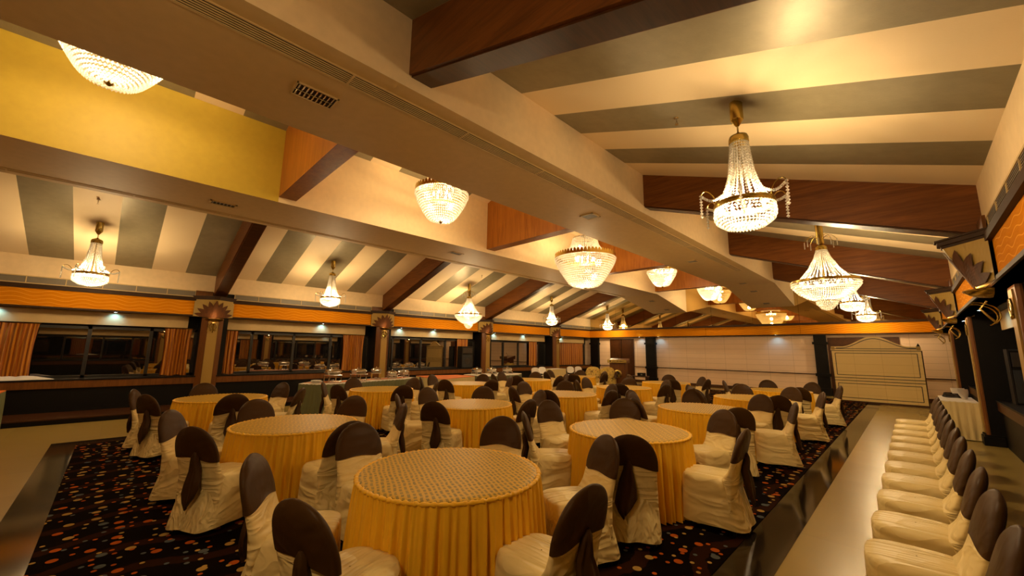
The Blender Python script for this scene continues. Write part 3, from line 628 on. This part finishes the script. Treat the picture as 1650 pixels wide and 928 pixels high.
# ------------------------------------------------------------------ round tables
TXY = {}
for i, x in enumerate((-2.45, -5.36, -8.68)):
    for j, y in enumerate((1.92, 4.40, 6.95, 9.46, 11.98)): TXY[i, j] = (x, y)
TXY[0, 0] = (-2.57, 1.92); TXY[1, 0] = (-5.33, 1.66); TXY[2, 0] = (-8.78, 1.47); TXY[0, 2] = (-2.55, 7.02); TXY[2, 1] = (-8.57, 4.40)
ROW = ['aisle-side', 'middle', 'window-side']; NTH = ['nearest', 'second', 'third', 'fourth', 'farthest']
def tname(i, j): return '%s %s-row table' % (NTH[j], ROW[i].replace('-side',''))
def skirt_rings(path, zt, zb, n_lev=9, a0=.003, a1=.018, flare=.03, freq=1.0, seed=1):
    """path: list of (x, y, nx, ny) round the table top; pleats swing along the normal"""
    rng = random.Random(seed); N = len(path); ph = [rng.uniform(0, 6.28) for _ in range(4)]; rings = []
    for k in range(n_lev):
        t = k/(n_lev-1); z = zt+(zb-zt)*t; r = []
        for i, (x, y, nx, ny) in enumerate(path):
            u = i/N*2*PI; f = round(58*freq); f2 = round(37*freq); f3 = round(91*freq)
            wv = .5*math.sin(f*u+1.3*math.sin(5*u+ph[0])+t*.5)+.35*math.sin(f2*u+ph[1]+.8*math.sin(7*u))+.3*math.sin(f3*u+ph[2])*(1-t)
            a = a0+(a1-a0)*t**.7; d = flare*t**.8+a*wv
            r.append((x+nx*d, y+ny*d, z))
        rings.append(r)
    return rings
def make_table():
    R = empty('round_table'); N = 720; rad = .675
    path = [(rad*math.cos(2*PI*i/N), rad*math.sin(2*PI*i/N), math.cos(2*PI*i/N), math.sin(2*PI*i/N)) for i in range(N)]
    MB().loft(skirt_rings(path, .745, .015, 10, .008, .042, .045, 1.25), True, False, False).build('table_skirt', 'gold_satin', R, smooth=80)
    rf = MB(); M_ = 14; rg = []
    for i in range(361):
        a = 2*PI*i/360; c_, s_ = math.cos(a), math.sin(a); rr = .016+.004*math.sin(a*71)+.003*math.sin(a*113+1)
        rg.append([((rad-.006+rr*math.cos(q*2*PI/8))*c_, (rad-.006+rr*math.cos(q*2*PI/8))*s_, .748+rr*.8*math.sin(q*2*PI/8)) for q in range(8)])
    rf.loft(rg, True, False, False).build('gathered_edge', 'gold_satin', R, smooth=70)
    tp = MB(); rings = []
    for r, z in ((.0005, .7625), (.3, .7625), (.6, .7625), (.645, .7615), (.656, .757), (.656, .742)):
        rings.append([((r+.002*math.sin(a*23)*(r > .5))*math.cos(a), (r+.002*math.sin(a*23)*(r > .5))*math.sin(a), z) for a in [2*PI*i/120 for i in range(120)]])
    tp.loft(rings, True, True, False).build('tabletop_overlay', 'jacquard', R, smooth=50)
    MB().lathe([(0, 0), (.25, 0), (.25, .03), (.035, .05), (.035, .72), (.6, .725), (.6, .74), (0, .74)], 20).build('pedestal', 'black', R)
    return R
T0 = make_table()
for (i, j), (x, y) in TXY.items():
    o = T0 if (i, j) == (0, 0) else copy_tree(T0); o.location = (x, y, .010); o.rotation_euler.z = (i*5+j)*1.1
    tag(o, 'round table in pleated gold skirt with patterned overlay, the %s' % tname(i, j), 'table', 'round gold-skirted tables')
# ------------------------------------------------------------------ covered chairs (facing +Y, seat centre near the origin)
def sring(cx, cy, a, b, z, n=56, p=3.2, hem=0, ph=0, lean=0):
    r = []
    for i in range(n):
        t = 2*PI*i/n; c_, s_ = math.cos(t), math.sin(t); k = (abs(c_)**p+abs(s_)**p)**(-1/p)
        w_ = 1+hem*(.55*math.sin(7*t+ph)+.45*math.sin(12*t+2*ph)); r.append((cx+a*c_*k*w_, cy+b*s_*k*w_, z+hem*.25*math.sin(5*t+ph)))
    return r
def by(z): return -.205-.135*max(0, (z-.46)/.475)**1.1      # the back leans away as it rises
def halfw(z): return .226 if z < .665 else .226*max(0, 1-((z-.665)/.275)**2.25)**.5
def make_chair(k):
    R = empty('banquet_chair'); ph = k*1.7
    s = MB(); rings = [sring(0, -.030, .256, .302, .055, hem=.026, ph=ph, p=4.2), sring(0, -.020, .249, .285, .16, hem=.018, ph=ph, p=4.2), sring(0, -.004, .240, .264, .30, hem=.010, ph=ph+.3, p=4), sring(0, .008, .232, .250, .405, hem=.005, ph=ph, p=3.6),
        sring(0, .012, .231, .247, .435, hem=.004, ph=ph, p=3.5), sring(0, .015, .226, .243, .458), sring(0, .02, .208, .232, .475), sring(0, .02, .17, .19, .484), sring(0, .02, .09, .10, .488), sring(0, .02, .004, .004, .489)]
    s.loft(rings, True, False, False).build('seat_cover', 'satin_seat', R, smooth=80)
    # back cover: slab below the cap, with a swept-in foot that joins the seat
    b = MB(); rg = []
    for z, th in ((.20, .03), (.36, .042), (.47, .07), (.50, .055), (.54, .042), (.60, .037), (.66, .035), (.70, .030)):
        hw = halfw(z)*(1.02 if z < .5 else 1); rg.append(sring(0, by(z)+(th-.036)*.5, hw, th, z, 48, 3.0))
    b.loft(rg, True, False, True).build('back_cover', 'satin', R, smooth=80)
    c = MB(); rg = []; n = 14
    for q in range(n+1):
        z = .645+(.94-.645)*math.sin(q/n*PI/2) if q < n else .9395
        hw = max(.004, halfw(z)*1.03+.004); th = .043*max(.12, (1-max(0, (z-.80)/.14)**3*.85))
        ring = sring(0, by(z), hw, th, z, 48, 2.6)
        if q == 0: ring = [(x, y, z_+.012*math.cos(x*14)+(.012*math.sin(x*9+ph))) for x, y, z_ in ring]
        rg.append(ring)
    c.loft(rg, True, False, True).build('cap_cover', 'brown_cloth', R, smooth=80)
    # sash: gathered tail hanging behind
    t = MB(); rg = []; sx = .05*math.sin(ph*2.1); rngl = ((.71, .012, .012), (.67, .036, .032), (.63, .040, .030), (.55, .062, .028), (.46, .082, .030), (.38, .090, .026), (.31, .055, .018), (.25, .008, .005))
    for z, hw, th in rngl:
        yb_ = min(by(z), -.21)-.050-.02*(z < .5)-(.66-z)*.16; r = []
        for q in range(24):
            a = 2*PI*q/24; x = hw*math.cos(a); pl = .010*math.sin(a*5+ph)*(z < .64); r.append((sx+x*(1+.08*math.sin(ph))-(.66-z)*.10*math.sin(ph), yb_+th*math.sin(a)+pl, z+.02*math.cos(a)*(z < .5)))
        rg.append(r)
    t.loft(rg, True, True, True).build('sash_tail', 'brown_cloth', R, smooth=60)
    for (lx, ly) in ((-.17, .16), (.17, .16), (-.18, -.22), (.18, -.22)):
        MB().box(lx-.012, lx+.012, ly-.012, ly+.012, 0, .12).build('leg', 'black', R)
    return R
PROT = [make_chair(k) for k in range(3)]; pu = set(); NCH = [0]
def put_chair(x, y, rz, label, group):
    P = PROT[NCH[0] % 3]; NCH[0] += 1
    o = P if P.name not in pu else copy_tree(P); pu.add(P.name); o.location = (x, y, .010 if x < -1.24 else .0); o.rotation_euler.z = rz
    tag(o, label, 'chair', group); return o
# measured positions of the back tops (metres), per table and side
CP = {(0,0):{180:(-3.92,1.77),-120:(-3.23,.74),-60:(-2.16,.71),0:(-1.32,1.95),120:(-3.29,3.13),60:(-1.96,3.16)},
 (0,1):{-120:(-3.34,3.62),-60:(-1.95,3.50),0:(-1.22,4.43),180:(-3.90,4.64),120:(-3.28,5.80),60:(-1.80,5.72)},
 (0,2):{-120:(-3.13,6.05),-60:(-1.74,6.12),0:(-1.32,7.45),180:(-3.92,7.18),120:(-3.20,8.45),60:(-1.98,8.40)},
 (0,3):{-120:(-3.05,8.70),-60:(-1.88,8.66),0:(-1.33,9.9),180:None,120:(-2.96,10.8),60:(-1.95,10.8)},
 (0,4):{-120:None,-60:None,0:(-1.26,12.33),180:(-3.61,11.8),120:(-2.95,13.14),60:(-1.94,13.2)},
 (1,0):{180:(-6.49,1.50),-120:(-6.03,.52),-60:(-4.70,.58),0:(-4.04,1.76),60:(-4.90,2.86),120:(-6.15,2.72)},
 (1,1):{180:(-6.66,4.36),-120:(-6.0,3.35),-60:(-4.93,3.44),0:(-4.18,4.50),120:(-6.2,5.39),60:(-4.98,5.76)},
 (1,2):{-120:(-5.78,5.80),-60:(-4.96,6.0),0:(-4.15,6.87),180:(-6.49,6.97),120:(-6.15,8.05),60:(-4.90,8.15)},
 (1,3):{-120:(-6.09,8.57),-60:(-4.95,8.6),0:(-4.1,9.20),180:(-6.54,9.53),120:(-5.83,10.6),60:(-4.70,10.59)},
 (1,4):{-60:(-4.75,10.96),0:(-4.1,11.9),60:(-4.65,12.97),120:(-5.75,13.05),180:(-6.5,12.0),-120:None},
 (2,0):{180:(-9.9,1.35),-120:(-9.2,.32),-60:(-8.15,.44),0:(-7.48,1.40),60:(-7.9,2.50),120:(-9.3,2.5)},
 (2,1):{180:(-9.65,4.25),-120:(-9.08,3.29),-60:(-8.2,3.30),0:(-7.43,4.25),60:(-7.75,5.3),120:(-9.02,5.39)},
 (2,2):{180:(-9.75,6.6),-120:(-9.31,5.85),-60:(-8.1,5.80),0:(-7.45,6.74),120:(-9.21,7.95),60:(-8.1,7.95)},
 (2,3):{180:(-9.8,9.4),-120:(-9.15,8.35),-60:(-8.16,8.42),0:(-7.5,9.47),60:(-8.0,10.4),120:(-9.32,10.5)},
 (2,4):{180:None,-120:(-9.15,10.9),-60:(-7.95,10.8),0:(-7.47,11.93),60:(-8.2,13.1),120:(-9.24,13.0)}}
SIDE = {0: 'near right side', 60: 'right side, facing left', 120: 'far side, facing the camera', 180: 'far left side', -120: 'left side, facing right', -60: 'near side, back to the camera'}
rj = random.Random(4)
for (i, j), d in CP.items():
    cx, cy = TXY[i, j]
    for ang, p in d.items():
        a = math.radians(ang)
        if p is None: p = (cx+1.26*math.cos(a), cy+1.26*math.sin(a))
        v = Vector((cx-p[0], cy-p[1])); r = v.length; v.normalize()
        if r < 1.24: p = (cx-v.x*1.24, cy-v.y*1.24); r = 1.24
        ox, oy = p[0]+v.x*.335, p[1]+v.y*.335
        put_chair(ox, oy, math.atan2(v.y, v.x)-PI/2+rj.uniform(-.06, .06), 'cream-covered brown-capped chair at the %s, %s' % (tname(i, j), SIDE[ang]), 'covered chairs round the gold tables')
ys = [2.90, 3.55, 4.23, 4.95, 5.65, 6.33, 7.02, 7.72, 8.40, 9.08, 9.85, 10.65]
for k, y in enumerate(ys):
    nth = ['nearest the camera', 'second from the camera', 'third from the camera', 'fourth from the camera', 'fifth from the camera', 'sixth from the camera', 'sixth from the far end', 'fifth from the far end', 'fourth from the far end', 'third from the far end', 'second from the far end', 'at the far end'][k]
    put_chair(.28-.36, y+rj.uniform(-.02, .02), PI/2+rj.uniform(-.05, .05), 'brown-capped covered chair in the aisle row, %s' % nth, 'row of covered chairs along the aisle')
# ------------------------------------------------------------------ skirted rectangular tables
def outline(pts, step=.012):
    P = [Vector(p) for p in pts]; n = len(P); area = sum(P[i].x*P[(i+1) % n].y-P[(i+1) % n].x*P[i].y for i in range(n))
    if area < 0: P.reverse()
    out = []
    for i in range(n):
        a, b_ = P[i], P[(i+1) % n]; d = b_-a; L = d.length; nx, ny = d.y/L, -d.x/L; m = max(2, int(L/step))
        for k in range(m): q = a+d*(k/m); out.append((q.x, q.y, nx, ny))
    # smooth normals round the corners
    N = len(out); sm = []
    for i in range(N):
        x = sum(out[(i+k) % N][2] for k in range(-6, 7)); y = sum(out[(i+k) % N][3] for k in range(-6, 7)); l = math.hypot(x, y) or 1; sm.append((out[i][0], out[i][1], x/l, y/l))
    return sm
def skirted(pts, label, cat, skirt, top, runner=None, h=.76, freq=1.5, z0=0.0, grp=None, seed=2):
    R = empty('skirted_table', (pts[0][0], pts[0][1], z0), 0, label, cat, grp); ox, oy = pts[0][:2]
    P = [(x-ox, y-oy) for x, y in pts]; path = outline(P)
    MB().loft(skirt_rings(path, h-.012, .015, 7, .002, .016, .02, freq, seed), True, False, False).build('table_skirt', skirt, R, smooth=80)
    cx = sum(p[0] for p in path)/len(path); cy = sum(p[1] for p in path)/len(path)
    MB().prism([(x, y, h-.02) for x, y in P], (0, 0, .02)).build('tabletop', top, R)
    if runner: MB().prism([(x, y, h+.001) for x, y in [(p[0]-ox, p[1]-oy) for p in runner]], (0, 0, .006)).build('runner', 'orange_cloth', R)
    for (x, y) in ((cx-.08, cy), (cx+.08, cy)): MB().box(x-.02, x+.02, y-.02, y+.02, 0, h-.02).build('leg', 'black', R)
    return R
A_ = [(-11.12, 3.42), (-10.60, 3.80), (-10.62, 4.45), (-10.94, 5.45), (-11.08, 6.40), (-11.50, 7.05), (-12.15, 6.75), (-11.85, 6.15), (-11.70, 5.25), (-11.45, 4.40), (-11.70, 3.95)]
skirted(A_, 'curved buffet table in green skirt behind the window-side chairs, carrying five chafing dishes', 'buffet table', 'green_cloth', 'white_cloth', [(-11.3, 3.6), (-10.95, 3.85), (-10.95, 4.5), (-11.25, 5.4), (-11.4, 6.3), (-11.6, 6.85), (-11.9, 6.7), (-11.62, 6.1), (-11.5, 5.3), (-11.3, 4.5), (-11.4, 3.95)], freq=1.3)
skirted([(-11.35, 7.30), (-10.35, 7.35), (-10.70, 8.2), (-10.9, 9.05), (-11.9, 9.05), (-12.2, 7.5)], 'buffet table in cream skirt with orange top, between the two green-skirted ones', 'buffet table', 'cream_skirt', 'orange_cloth', freq=1.5)
skirted([(-10.62, 9.30), (-10.70, 10.2), (-10.78, 11.1), (-11.2, 11.75), (-12.1, 11.6), (-12.0, 10.4), (-11.9, 9.35)], 'green-skirted buffet table beyond the cream one, carrying three chafing dishes', 'buffet table', 'green_cloth', 'white_cloth', freq=1.3)
def make_chafer(tall=True):
    R = empty('chafing_dish'); h = .0 if tall else -.10
    for sx, sy in ((-.17, -.12), (.17, -.12), (-.17, .12), (.17, .12)): MB().box(sx-.012, sx+.012, sy-.012, sy+.012, 0, .19+h).build('leg', 'chrome', R)
    fr = MB()
    for z in (.02, .18+h): fr.tube([(-.18, -.13, z), (.18, -.13, z), (.18, .13, z), (-.18, .13, z), (-.18, -.13, z)], .009, 5)
    fr.build('stand_frame', 'chrome', R)
    MB().loft([sring(0, 0, .17, .115, .18+h, 32, 5), sring(0, 0, .185, .13, .25+h, 32, 5), sring(0, 0, .205, .15, .255+h, 32, 5), sring(0, 0, .205, .15, .265+h, 32, 5)], True, True, True).build('pan', 'steel_tray', R, smooth=40)
    l = MB().loft([sring(0, 0, .20, .145, .266+h, 32, 5), sring(0, 0, .19, .135, .295+h, 32, 5), sring(0, 0, .16, .105, .325+h, 32, 4), sring(0, 0, .05, .04, .335+h, 32, 3)], True, False, True).build('lid', 'chrome', R, smooth=40)
    MB().tube([(-.05, 0, .335+h), (-.04, 0, .37+h), (.04, 0, .37+h), (.05, 0, .335+h)], .008, 6).build('handle', 'chrome', l)
    MB().lathe([(0, .0), (.04, 0), (.04, .06), (0, .06)], 12).build('fuel_can', 'steel_tray', R)
    return R
CA, CB = make_chafer(True), make_chafer(False); cu = set()
for P, x, y, rz, lb in ((CA, -11.02, 4.22, .2, 'tall-legged chafing dish nearest the camera on the curved green buffet'), (CA, -11.07, 4.95, .3, 'second chafing dish on the curved green buffet'), (CA, -11.38, 5.62, 1.2, 'middle chafing dish on the curved green buffet'), (CB, -11.50, 6.2, 1.2, 'fourth chafing dish on the curved green buffet'), (CB, -11.72, 6.72, .6, 'last chafing dish on the curved green buffet'),
                        (CB, -11.60, 9.72, 1.5, 'nearest chafing dish on the far green buffet'), (CB, -11.55, 10.42, 1.4, 'middle chafing dish on the far green buffet'), (CB, -11.42, 11.15, 1.4, 'last chafing dish on the far green buffet')):
    o = P if P.name not in cu else copy_tree(P); cu.add(P.name); o.location = (x, y, .769); o.rotation_euler.z = rz+PI/2; tag(o, lb, 'chafing dish', 'steel chafing dishes on the buffet')
for q in range(5):
    pl = MB().lathe([(0, 0), (.07, 0), (.125, .016), (.125, .020), (.07, .006), (0, .006)], 24).build('dinner_plate', 'white_plastic', smooth=40, loc=(-11.0, 3.80, .768+.012*q)); tag(pl, 'white dinner plate, %s of the stack on the curved green buffet' % ['bottom', 'second from the bottom', 'middle', 'second from the top', 'top'][q], 'plate', 'stack of plates on the buffet')
skirted([(-12.0, -1.42), (-12.68, -1.42), (-12.68, -3.4), (-12.0, -3.4)], 'grey-green skirted table with orange top cut by the left edge', 'table', 'green_cloth', 'orange_cloth', freq=1.2)
# white napkin pile on the ledge
def cloth_heap(name, x, y, z, lx, ly, h, label, cat, mat='white_cloth', seed=3):
    rng = random.Random(seed); n = 26; rings = []
    ph = [rng.uniform(0, 6) for _ in range(6)]
    for k, (f, hh) in enumerate(((1.0, .004), (.98, .02), (.85, h*.6), (.6, h*.95), (.3, h), (.02, h*.98))):
        rings.append([(f*lx*math.cos(2*PI*i/48)*(1+.10*math.sin(3*2*PI*i/48+ph[0])), f*ly*math.sin(2*PI*i/48)*(1+.12*math.sin(4*2*PI*i/48+ph[1])), hh*(1+.35*math.sin(5*2*PI*i/48+ph[2]+f*3)*(f > .1))) for i in range(48)])
    o = MB().loft(rings, True, True, True).build(name, mat, smooth=80, loc=(x, y, z)); tag(o, label, cat); return o
cloth_heap('folded_tablecloth', -14.17, -1.55, .861, .13, .60, .07, 'crumpled white tablecloth lying on the dark window ledge at the left edge', 'tablecloth')
# ------------------------------------------------------------------ far left corner: white chairs, skirted table, sofa
def make_plastic_chair():
    R = empty('folding_chair'); b = MB(); rg = []
    n = 20; pts = []
    for i in range(n): a = 2*PI*i/n; k = (abs(math.cos(a))**2.6+abs(math.sin(a))**2.6)**(-1/2.6); pts.append((.20*math.cos(a)*k, .17*math.sin(a)*k))
    b.loft([[(x, -.20-.04*((z+.17)/.34)-d, .70+z) for x, z in pts] for d in (0, .02)]).build('backrest', 'white_plastic', R, smooth=60)
    MB().loft([[(x, y*1.15, .44+dz) for x, y in pts] for dz in (0, .02)]).build('seat', 'white_plastic', R, smooth=60)
    for q in (-1, 1):
        MB().tube([(q*.19, .22, 0), (q*.19, -.12, .46), (q*.19, -.21, .78)], .011, 6).build('leg', 'chrome', R); MB().tube([(q*.17, -.26, 0), (q*.17, .10, .43)], .011, 6).build('leg', 'chrome', R)
    return R
WC = make_plastic_chair()
for k, (x, y, rz, lb) in enumerate(((-12.72, 14.35, -2.2, 'left of the white-backed chairs by the far windows'), (-13.1, 15.3, -2.2, 'second of the white-backed chairs by the far windows'), (-12.72, 17.15, -2.2, 'third of the white-backed chairs, before the wide far curtain'), (-12.55, 17.62, -2.2, 'fourth of the white-backed chairs, beside the floral sofa'))):
    o = WC if k == 0 else copy_tree(WC); o.location = (x, y, 0); o.rotation_euler.z = rz; tag(o, lb, 'chair', 'white-backed chairs in the far corner')
skirted([(-12.9, 15.75), (-12.9, 16.9), (-13.5, 16.9), (-13.5, 15.75)], 'small cream-skirted table under the wide far curtain', 'table', 'cream_skirt', 'white_cloth', freq=.8)
def sofa(x, y, rz):
    R = empty('floral_sofa', (x, y, 0), rz, 'yellow floral sofa with two rounded back cushions in the far left corner', 'sofa')
    MB().loft([sring(0, 0, .80, .40, .12, 40, 6), sring(0, 0, .80, .40, .38, 40, 6)]).build('base', 'floral', R, smooth=50)
    MB().loft([sring(0, -.36-.1*t, .78*w_, .09, .30+.48*t, 40, 3.5) for t, w_ in ((0, 1), (.6, 1.0), (.9, .93), (1, .8))]).build('backrest', 'floral', R, smooth=70)
    for q in (-1, 1):
        MB().loft([sring(q*.36, .05, .33, .32, .38, 40, 4), sring(q*.36, .05, .35, .34, .44, 40, 4), sring(q*.36, .05, .33, .32, .49, 40, 4)]).build('seat_cushion', 'floral', R, smooth=70)
        MB().loft([sring(q*.37, -.30-.1*t, .35*w_, .12*w_, .40+.5*t, 40, 3) for t, w_ in ((0, 1), (.4, 1.05), (.75, .95), (.92, .7), (1, .3))]).build('back_cushion', 'floral', R, smooth=80)
        ar = MB().tube([(q*.80, -.34, .40), (q*.82, -.30, .58), (q*.82, .0, .63), (q*.82, .30, .58), (q*.81, .36, .40)], [.05, .07, .075, .07, .05], 10).build('armrest', 'wood_dark', R, smooth=70)
        for s_ in (-1, 1): MB().box(q*.72-.03, q*.72+.03, s_*.32-.03, s_*.32+.03, 0, .13).build('leg', 'wood_dark', R)
sofa(-11.15, 17.35, -2.35-.35)
def lectern(x, y, rz):
    R = empty('lectern', (x, y, 0), rz, 'brown wooden lectern with a round gold emblem before the far door', 'lectern')
    MB().box(-.40, .40, -.22, .22, .10, 1.12).build('body', 'wood_mid', R); MB().box(-.46, .46, -.28, .28, 0, .10).build('plinth', 'wood_dark', R)
    MB().prism([(-.48, -.30, 1.12), (-.48, .30, 1.12), (-.48, .30, 1.34), (-.48, -.30, 1.16)], (.96, 0, 0)).build('reading_top', 'wood_mid', R)
    s_ = MB().box(-.48, .48, -.325, -.30, 1.13, 1.28).build('name_plate', 'brass', R)
    g = MB(); rng = random.Random(8); x_ = -.22
    while x_ < .32: w_ = rng.choice((.022, .03, .036)); g.box(x_, x_+w_, -.330, -.325, 1.185, 1.225); x_ += w_+.014+(.03 if rng.random() < .2 else 0)
    g.box(-.36, -.30, -.330, -.325, 1.175, 1.235); g.build('lettering', 'inlay', s_)
    d = MB(); d.loft([[(.21*math.cos(2*PI*i/40)*f, yy, .58+.21*math.sin(2*PI*i/40)*f) for i in range(40)] for f, yy in ((1, -.22), (1, -.245), (.93, -.25))]); em = d.build('emblem', 'brass', R, smooth=30)
    t = MB(); t.prism([(-.022, -.252, .42), (.022, -.252, .42), (.012, -.252, .54), (.03, -.252, .64), (-.03, -.252, .64), (-.012, -.252, .54)], (0, -.004, 0))
    for cx, cz, r in ((-.075, .63, .045), (.07, .64, .045), (0, .69, .05), (-.04, .655, .035), (.04, .66, .035)): t.loft([[(cx+r*1.25*math.cos(2*PI*i/14), yy, cz+r*.62*math.sin(2*PI*i/14)) for i in range(14)] for yy in (-.252, -.256)])
    t.build('tree_motif', 'inlay', em)
    m = MB().tube([(0, .0, 1.26), (.0, -.02, 1.40), (.0, -.08, 1.47)], .006, 6).lathe([(0, 1.46), (.018, 1.47), (.022, 1.50), (0, 1.52)], 10, (0, -.09, 0)); m.build('microphone', 'black', R)
lectern(-10.55, 18.2, math.radians(14))
st = empty('side_table', (-8.5, 16.45, 0), .3, 'small dark side table near the left pilaster', 'side table')
MB().box(-.35, .35, -.25, .25, .60, .64).build('top', 'wood_dark', st)
for q in (-1, 1):
    for r in (-1, 1): MB().box(q*.31-.02, q*.31+.02, r*.21-.02, r*.21+.02, 0, .60).build('leg', 'wood_dark', st)
bx = MB().box(-.14, .14, -.11, .11, 0, .13).build('amplifier', 'black', loc=(-8.46, 16.5, .642)); MB().box(.02, .10, -.115, -.11, .03, .09).build('dial', 'chrome', bx); tag(bx, 'black electronics box on the small dark side table', 'electronics box')
# ------------------------------------------------------------------ arched partition board
pn = empty('arched_partition', (0, 19.0, 0), 0, 'cream partition board with a bell-shaped top and thin black inlays', 'partition')
PX0, PX1 = -2.10, .24; PCX = -.91; W_ = PX1-PX0
def bell(x, z0, h): 
    u = (x-PCX)/(W_*.39); return z0+(h*.5*(1+math.cos(PI*u)) if abs(u) < 1 else 0)
xs = [PX0+W_*k/48 for k in range(49)]
MB().prism([(PX0+.03, 0, .06), (PX1-.0, 0, .06), (PX1, 0, 1.84), (PX0, 0, 1.84)], (0, .05, 0)).build('board', 'board', pn)
MB().prism([(PX0-.02, -.02, 1.84)]+[(PX1+.02, -.02, 1.84)]+[(x, -.02, bell(x, 1.98, .36)) for x in reversed(xs)], (0, .08, 0)).build('crest', 'board', pn)
il = MB()
def strip(p, q, t=.020, y=-.005):
    p, q = Vector(p), Vector(q); d = (q-p).normalized(); n_ = Vector((-d.y, d.x))*t/2; il.prism([(p.x-n_.x, y, p.y-n_.y), (q.x-n_.x, y, q.y-n_.y), (q.x+n_.x, y, q.y+n_.y), (p.x+n_.x, y, p.y+n_.y)], (0, .006, 0))
for za, zb_ in ((.96, 1.74), (.16, .66)):
    m_ = .10
    for a, c_ in (((PX0+m_, za), (PX1-m_, za)), ((PX1-m_, za), (PX1-m_, zb_)), ((PX1-m_, zb_), (PX0+m_, zb_)), ((PX0+m_, zb_), (PX0+m_, za))): strip(a, c_)
for z in (.76, .86, 1.83): strip((PX0, z), (PX1, z), .022)
strip((PX0, 1.90), (PX1, 1.90), .020, -.026)
for a, c_ in zip(xs[3:-3], xs[4:-2]): strip((a, bell(a, 1.925, .33)), (c_, bell(c_, 1.925, .33)), .022, -.026)
il.build('inlay_lines', 'inlay', pn)
for x in (PX0+.05, PX1-.05): MB().box(x-.05, x+.05, -.035, -.02, 1.86, 1.97).box(x-.012, x+.012, -.04, -.035, 1.88, 1.94).build('corner_block', 'gold_paint', pn)
MB().box(PX0-.02, PX1+.02, -.01, .08, 0, .06).build('base_rail', 'wood_dark', pn); MB().box(PX0-.03, PX0, 0, .05, 0, 1.84).box(PX1, PX1+.03, 0, .05, 0, 1.84).build('edge_strip', 'wood_dark', pn)
MB().lathe([(0, 0), (.05, 0), (.03, .05), (0, .11)], 6, (PX1-.05, .02, 1.98)).build('finial', 'black', pn)
# ------------------------------------------------------------------ right aisle end: white skirted table with things on it
skirted([(.34, 12.42), (.86, 12.42), (.86, 13.85), (.34, 13.85)], 'white-topped table in cream skirt by the aisle-side column, beyond the row of chairs', 'table', 'cream_skirt', 'white_cloth', freq=.7)
c_ = MB()
for k in range(4): c_.tube([(.17*math.cos(u*.35)*(1-.06*k), .24*math.sin(u*.35)*(1-.06*k), .015+.022*k+.004*math.sin(u)) for u in range(19)], .011, 6)
cb = c_.build('cable_coil', 'black', smooth=60, loc=(.58, 13.55, .762)); tag(cb, 'loose coil of black cable at the far end of the white-topped table', 'cable')
def white_back(x, y, z, rz, lb):
    R = empty('folded_napkin', (x, y, z), rz, lb, 'napkin', 'white napkins on the aisle-side table')
    m = MB(); rings = []
    for k in range(8):
        t = k/7; w_ = .03+.11*math.sin(t*PI*.55)*(1-.25*t); rings.append([(w_*math.cos(2*PI*i/20), .035*(1-t*.8)*math.sin(2*PI*i/20)+.03*t, .0+.21*t) for i in range(20)])
    m.loft(rings).build('fan', 'white_cloth', R, smooth=70)
white_back(.72, 13.1, .762, .7, 'standing white napkin fan on the white-topped table beside the column'); white_back(.66, 13.45, .762, .3, 'smaller-looking white napkin fan behind the other one')
def speaker(x, y, z, rz, w_, d, h, lb):
    R = empty('loudspeaker', (x, y, z), rz, lb, 'loudspeaker', 'black loudspeakers on the window ledges'); MB().box(-w_/2, w_/2, -d/2, d/2, 0, h).build('cabinet', 'black', R)
    MB().box(-w_/2+.03, w_/2-.03, -d/2-.012, -d/2, .03, h*.62).build('grille_cloth', 'black_cloth', R)
    MB().box(-w_/2+.04, w_/2-.04, -d/2-.02, -d/2, h*.68, h*.94).build('horn', 'inlay', R)
    MB().box(-w_/2, w_/2, -d/2-.008, -d/2, h-.025, h).box(-w_/2, -w_/2+.02, -d/2-.008, -d/2, 0, h).box(w_/2-.02, w_/2, -d/2-.008, -d/2, 0, h).build('edge_frame', 'frame', R)
    for zz, r in ((h*.32, .14), (h*.8, .06)): MB().loft([[(r*math.cos(2*PI*i/24), yy, zz+r*math.sin(2*PI*i/24)) for i in range(24)] for yy in (-d/2-.015, -d/2-.022)]).build('driver', 'inlay', R)
speaker(XL-.18, 11.25, .861, PI/2, .62, .34, .96, 'tall black loudspeaker on the ledge before the third window-side column')
speaker(1.42, 11.30, .861, 0, .46, .34, .95, 'black loudspeaker on the dark ledge at the right edge of the photo')
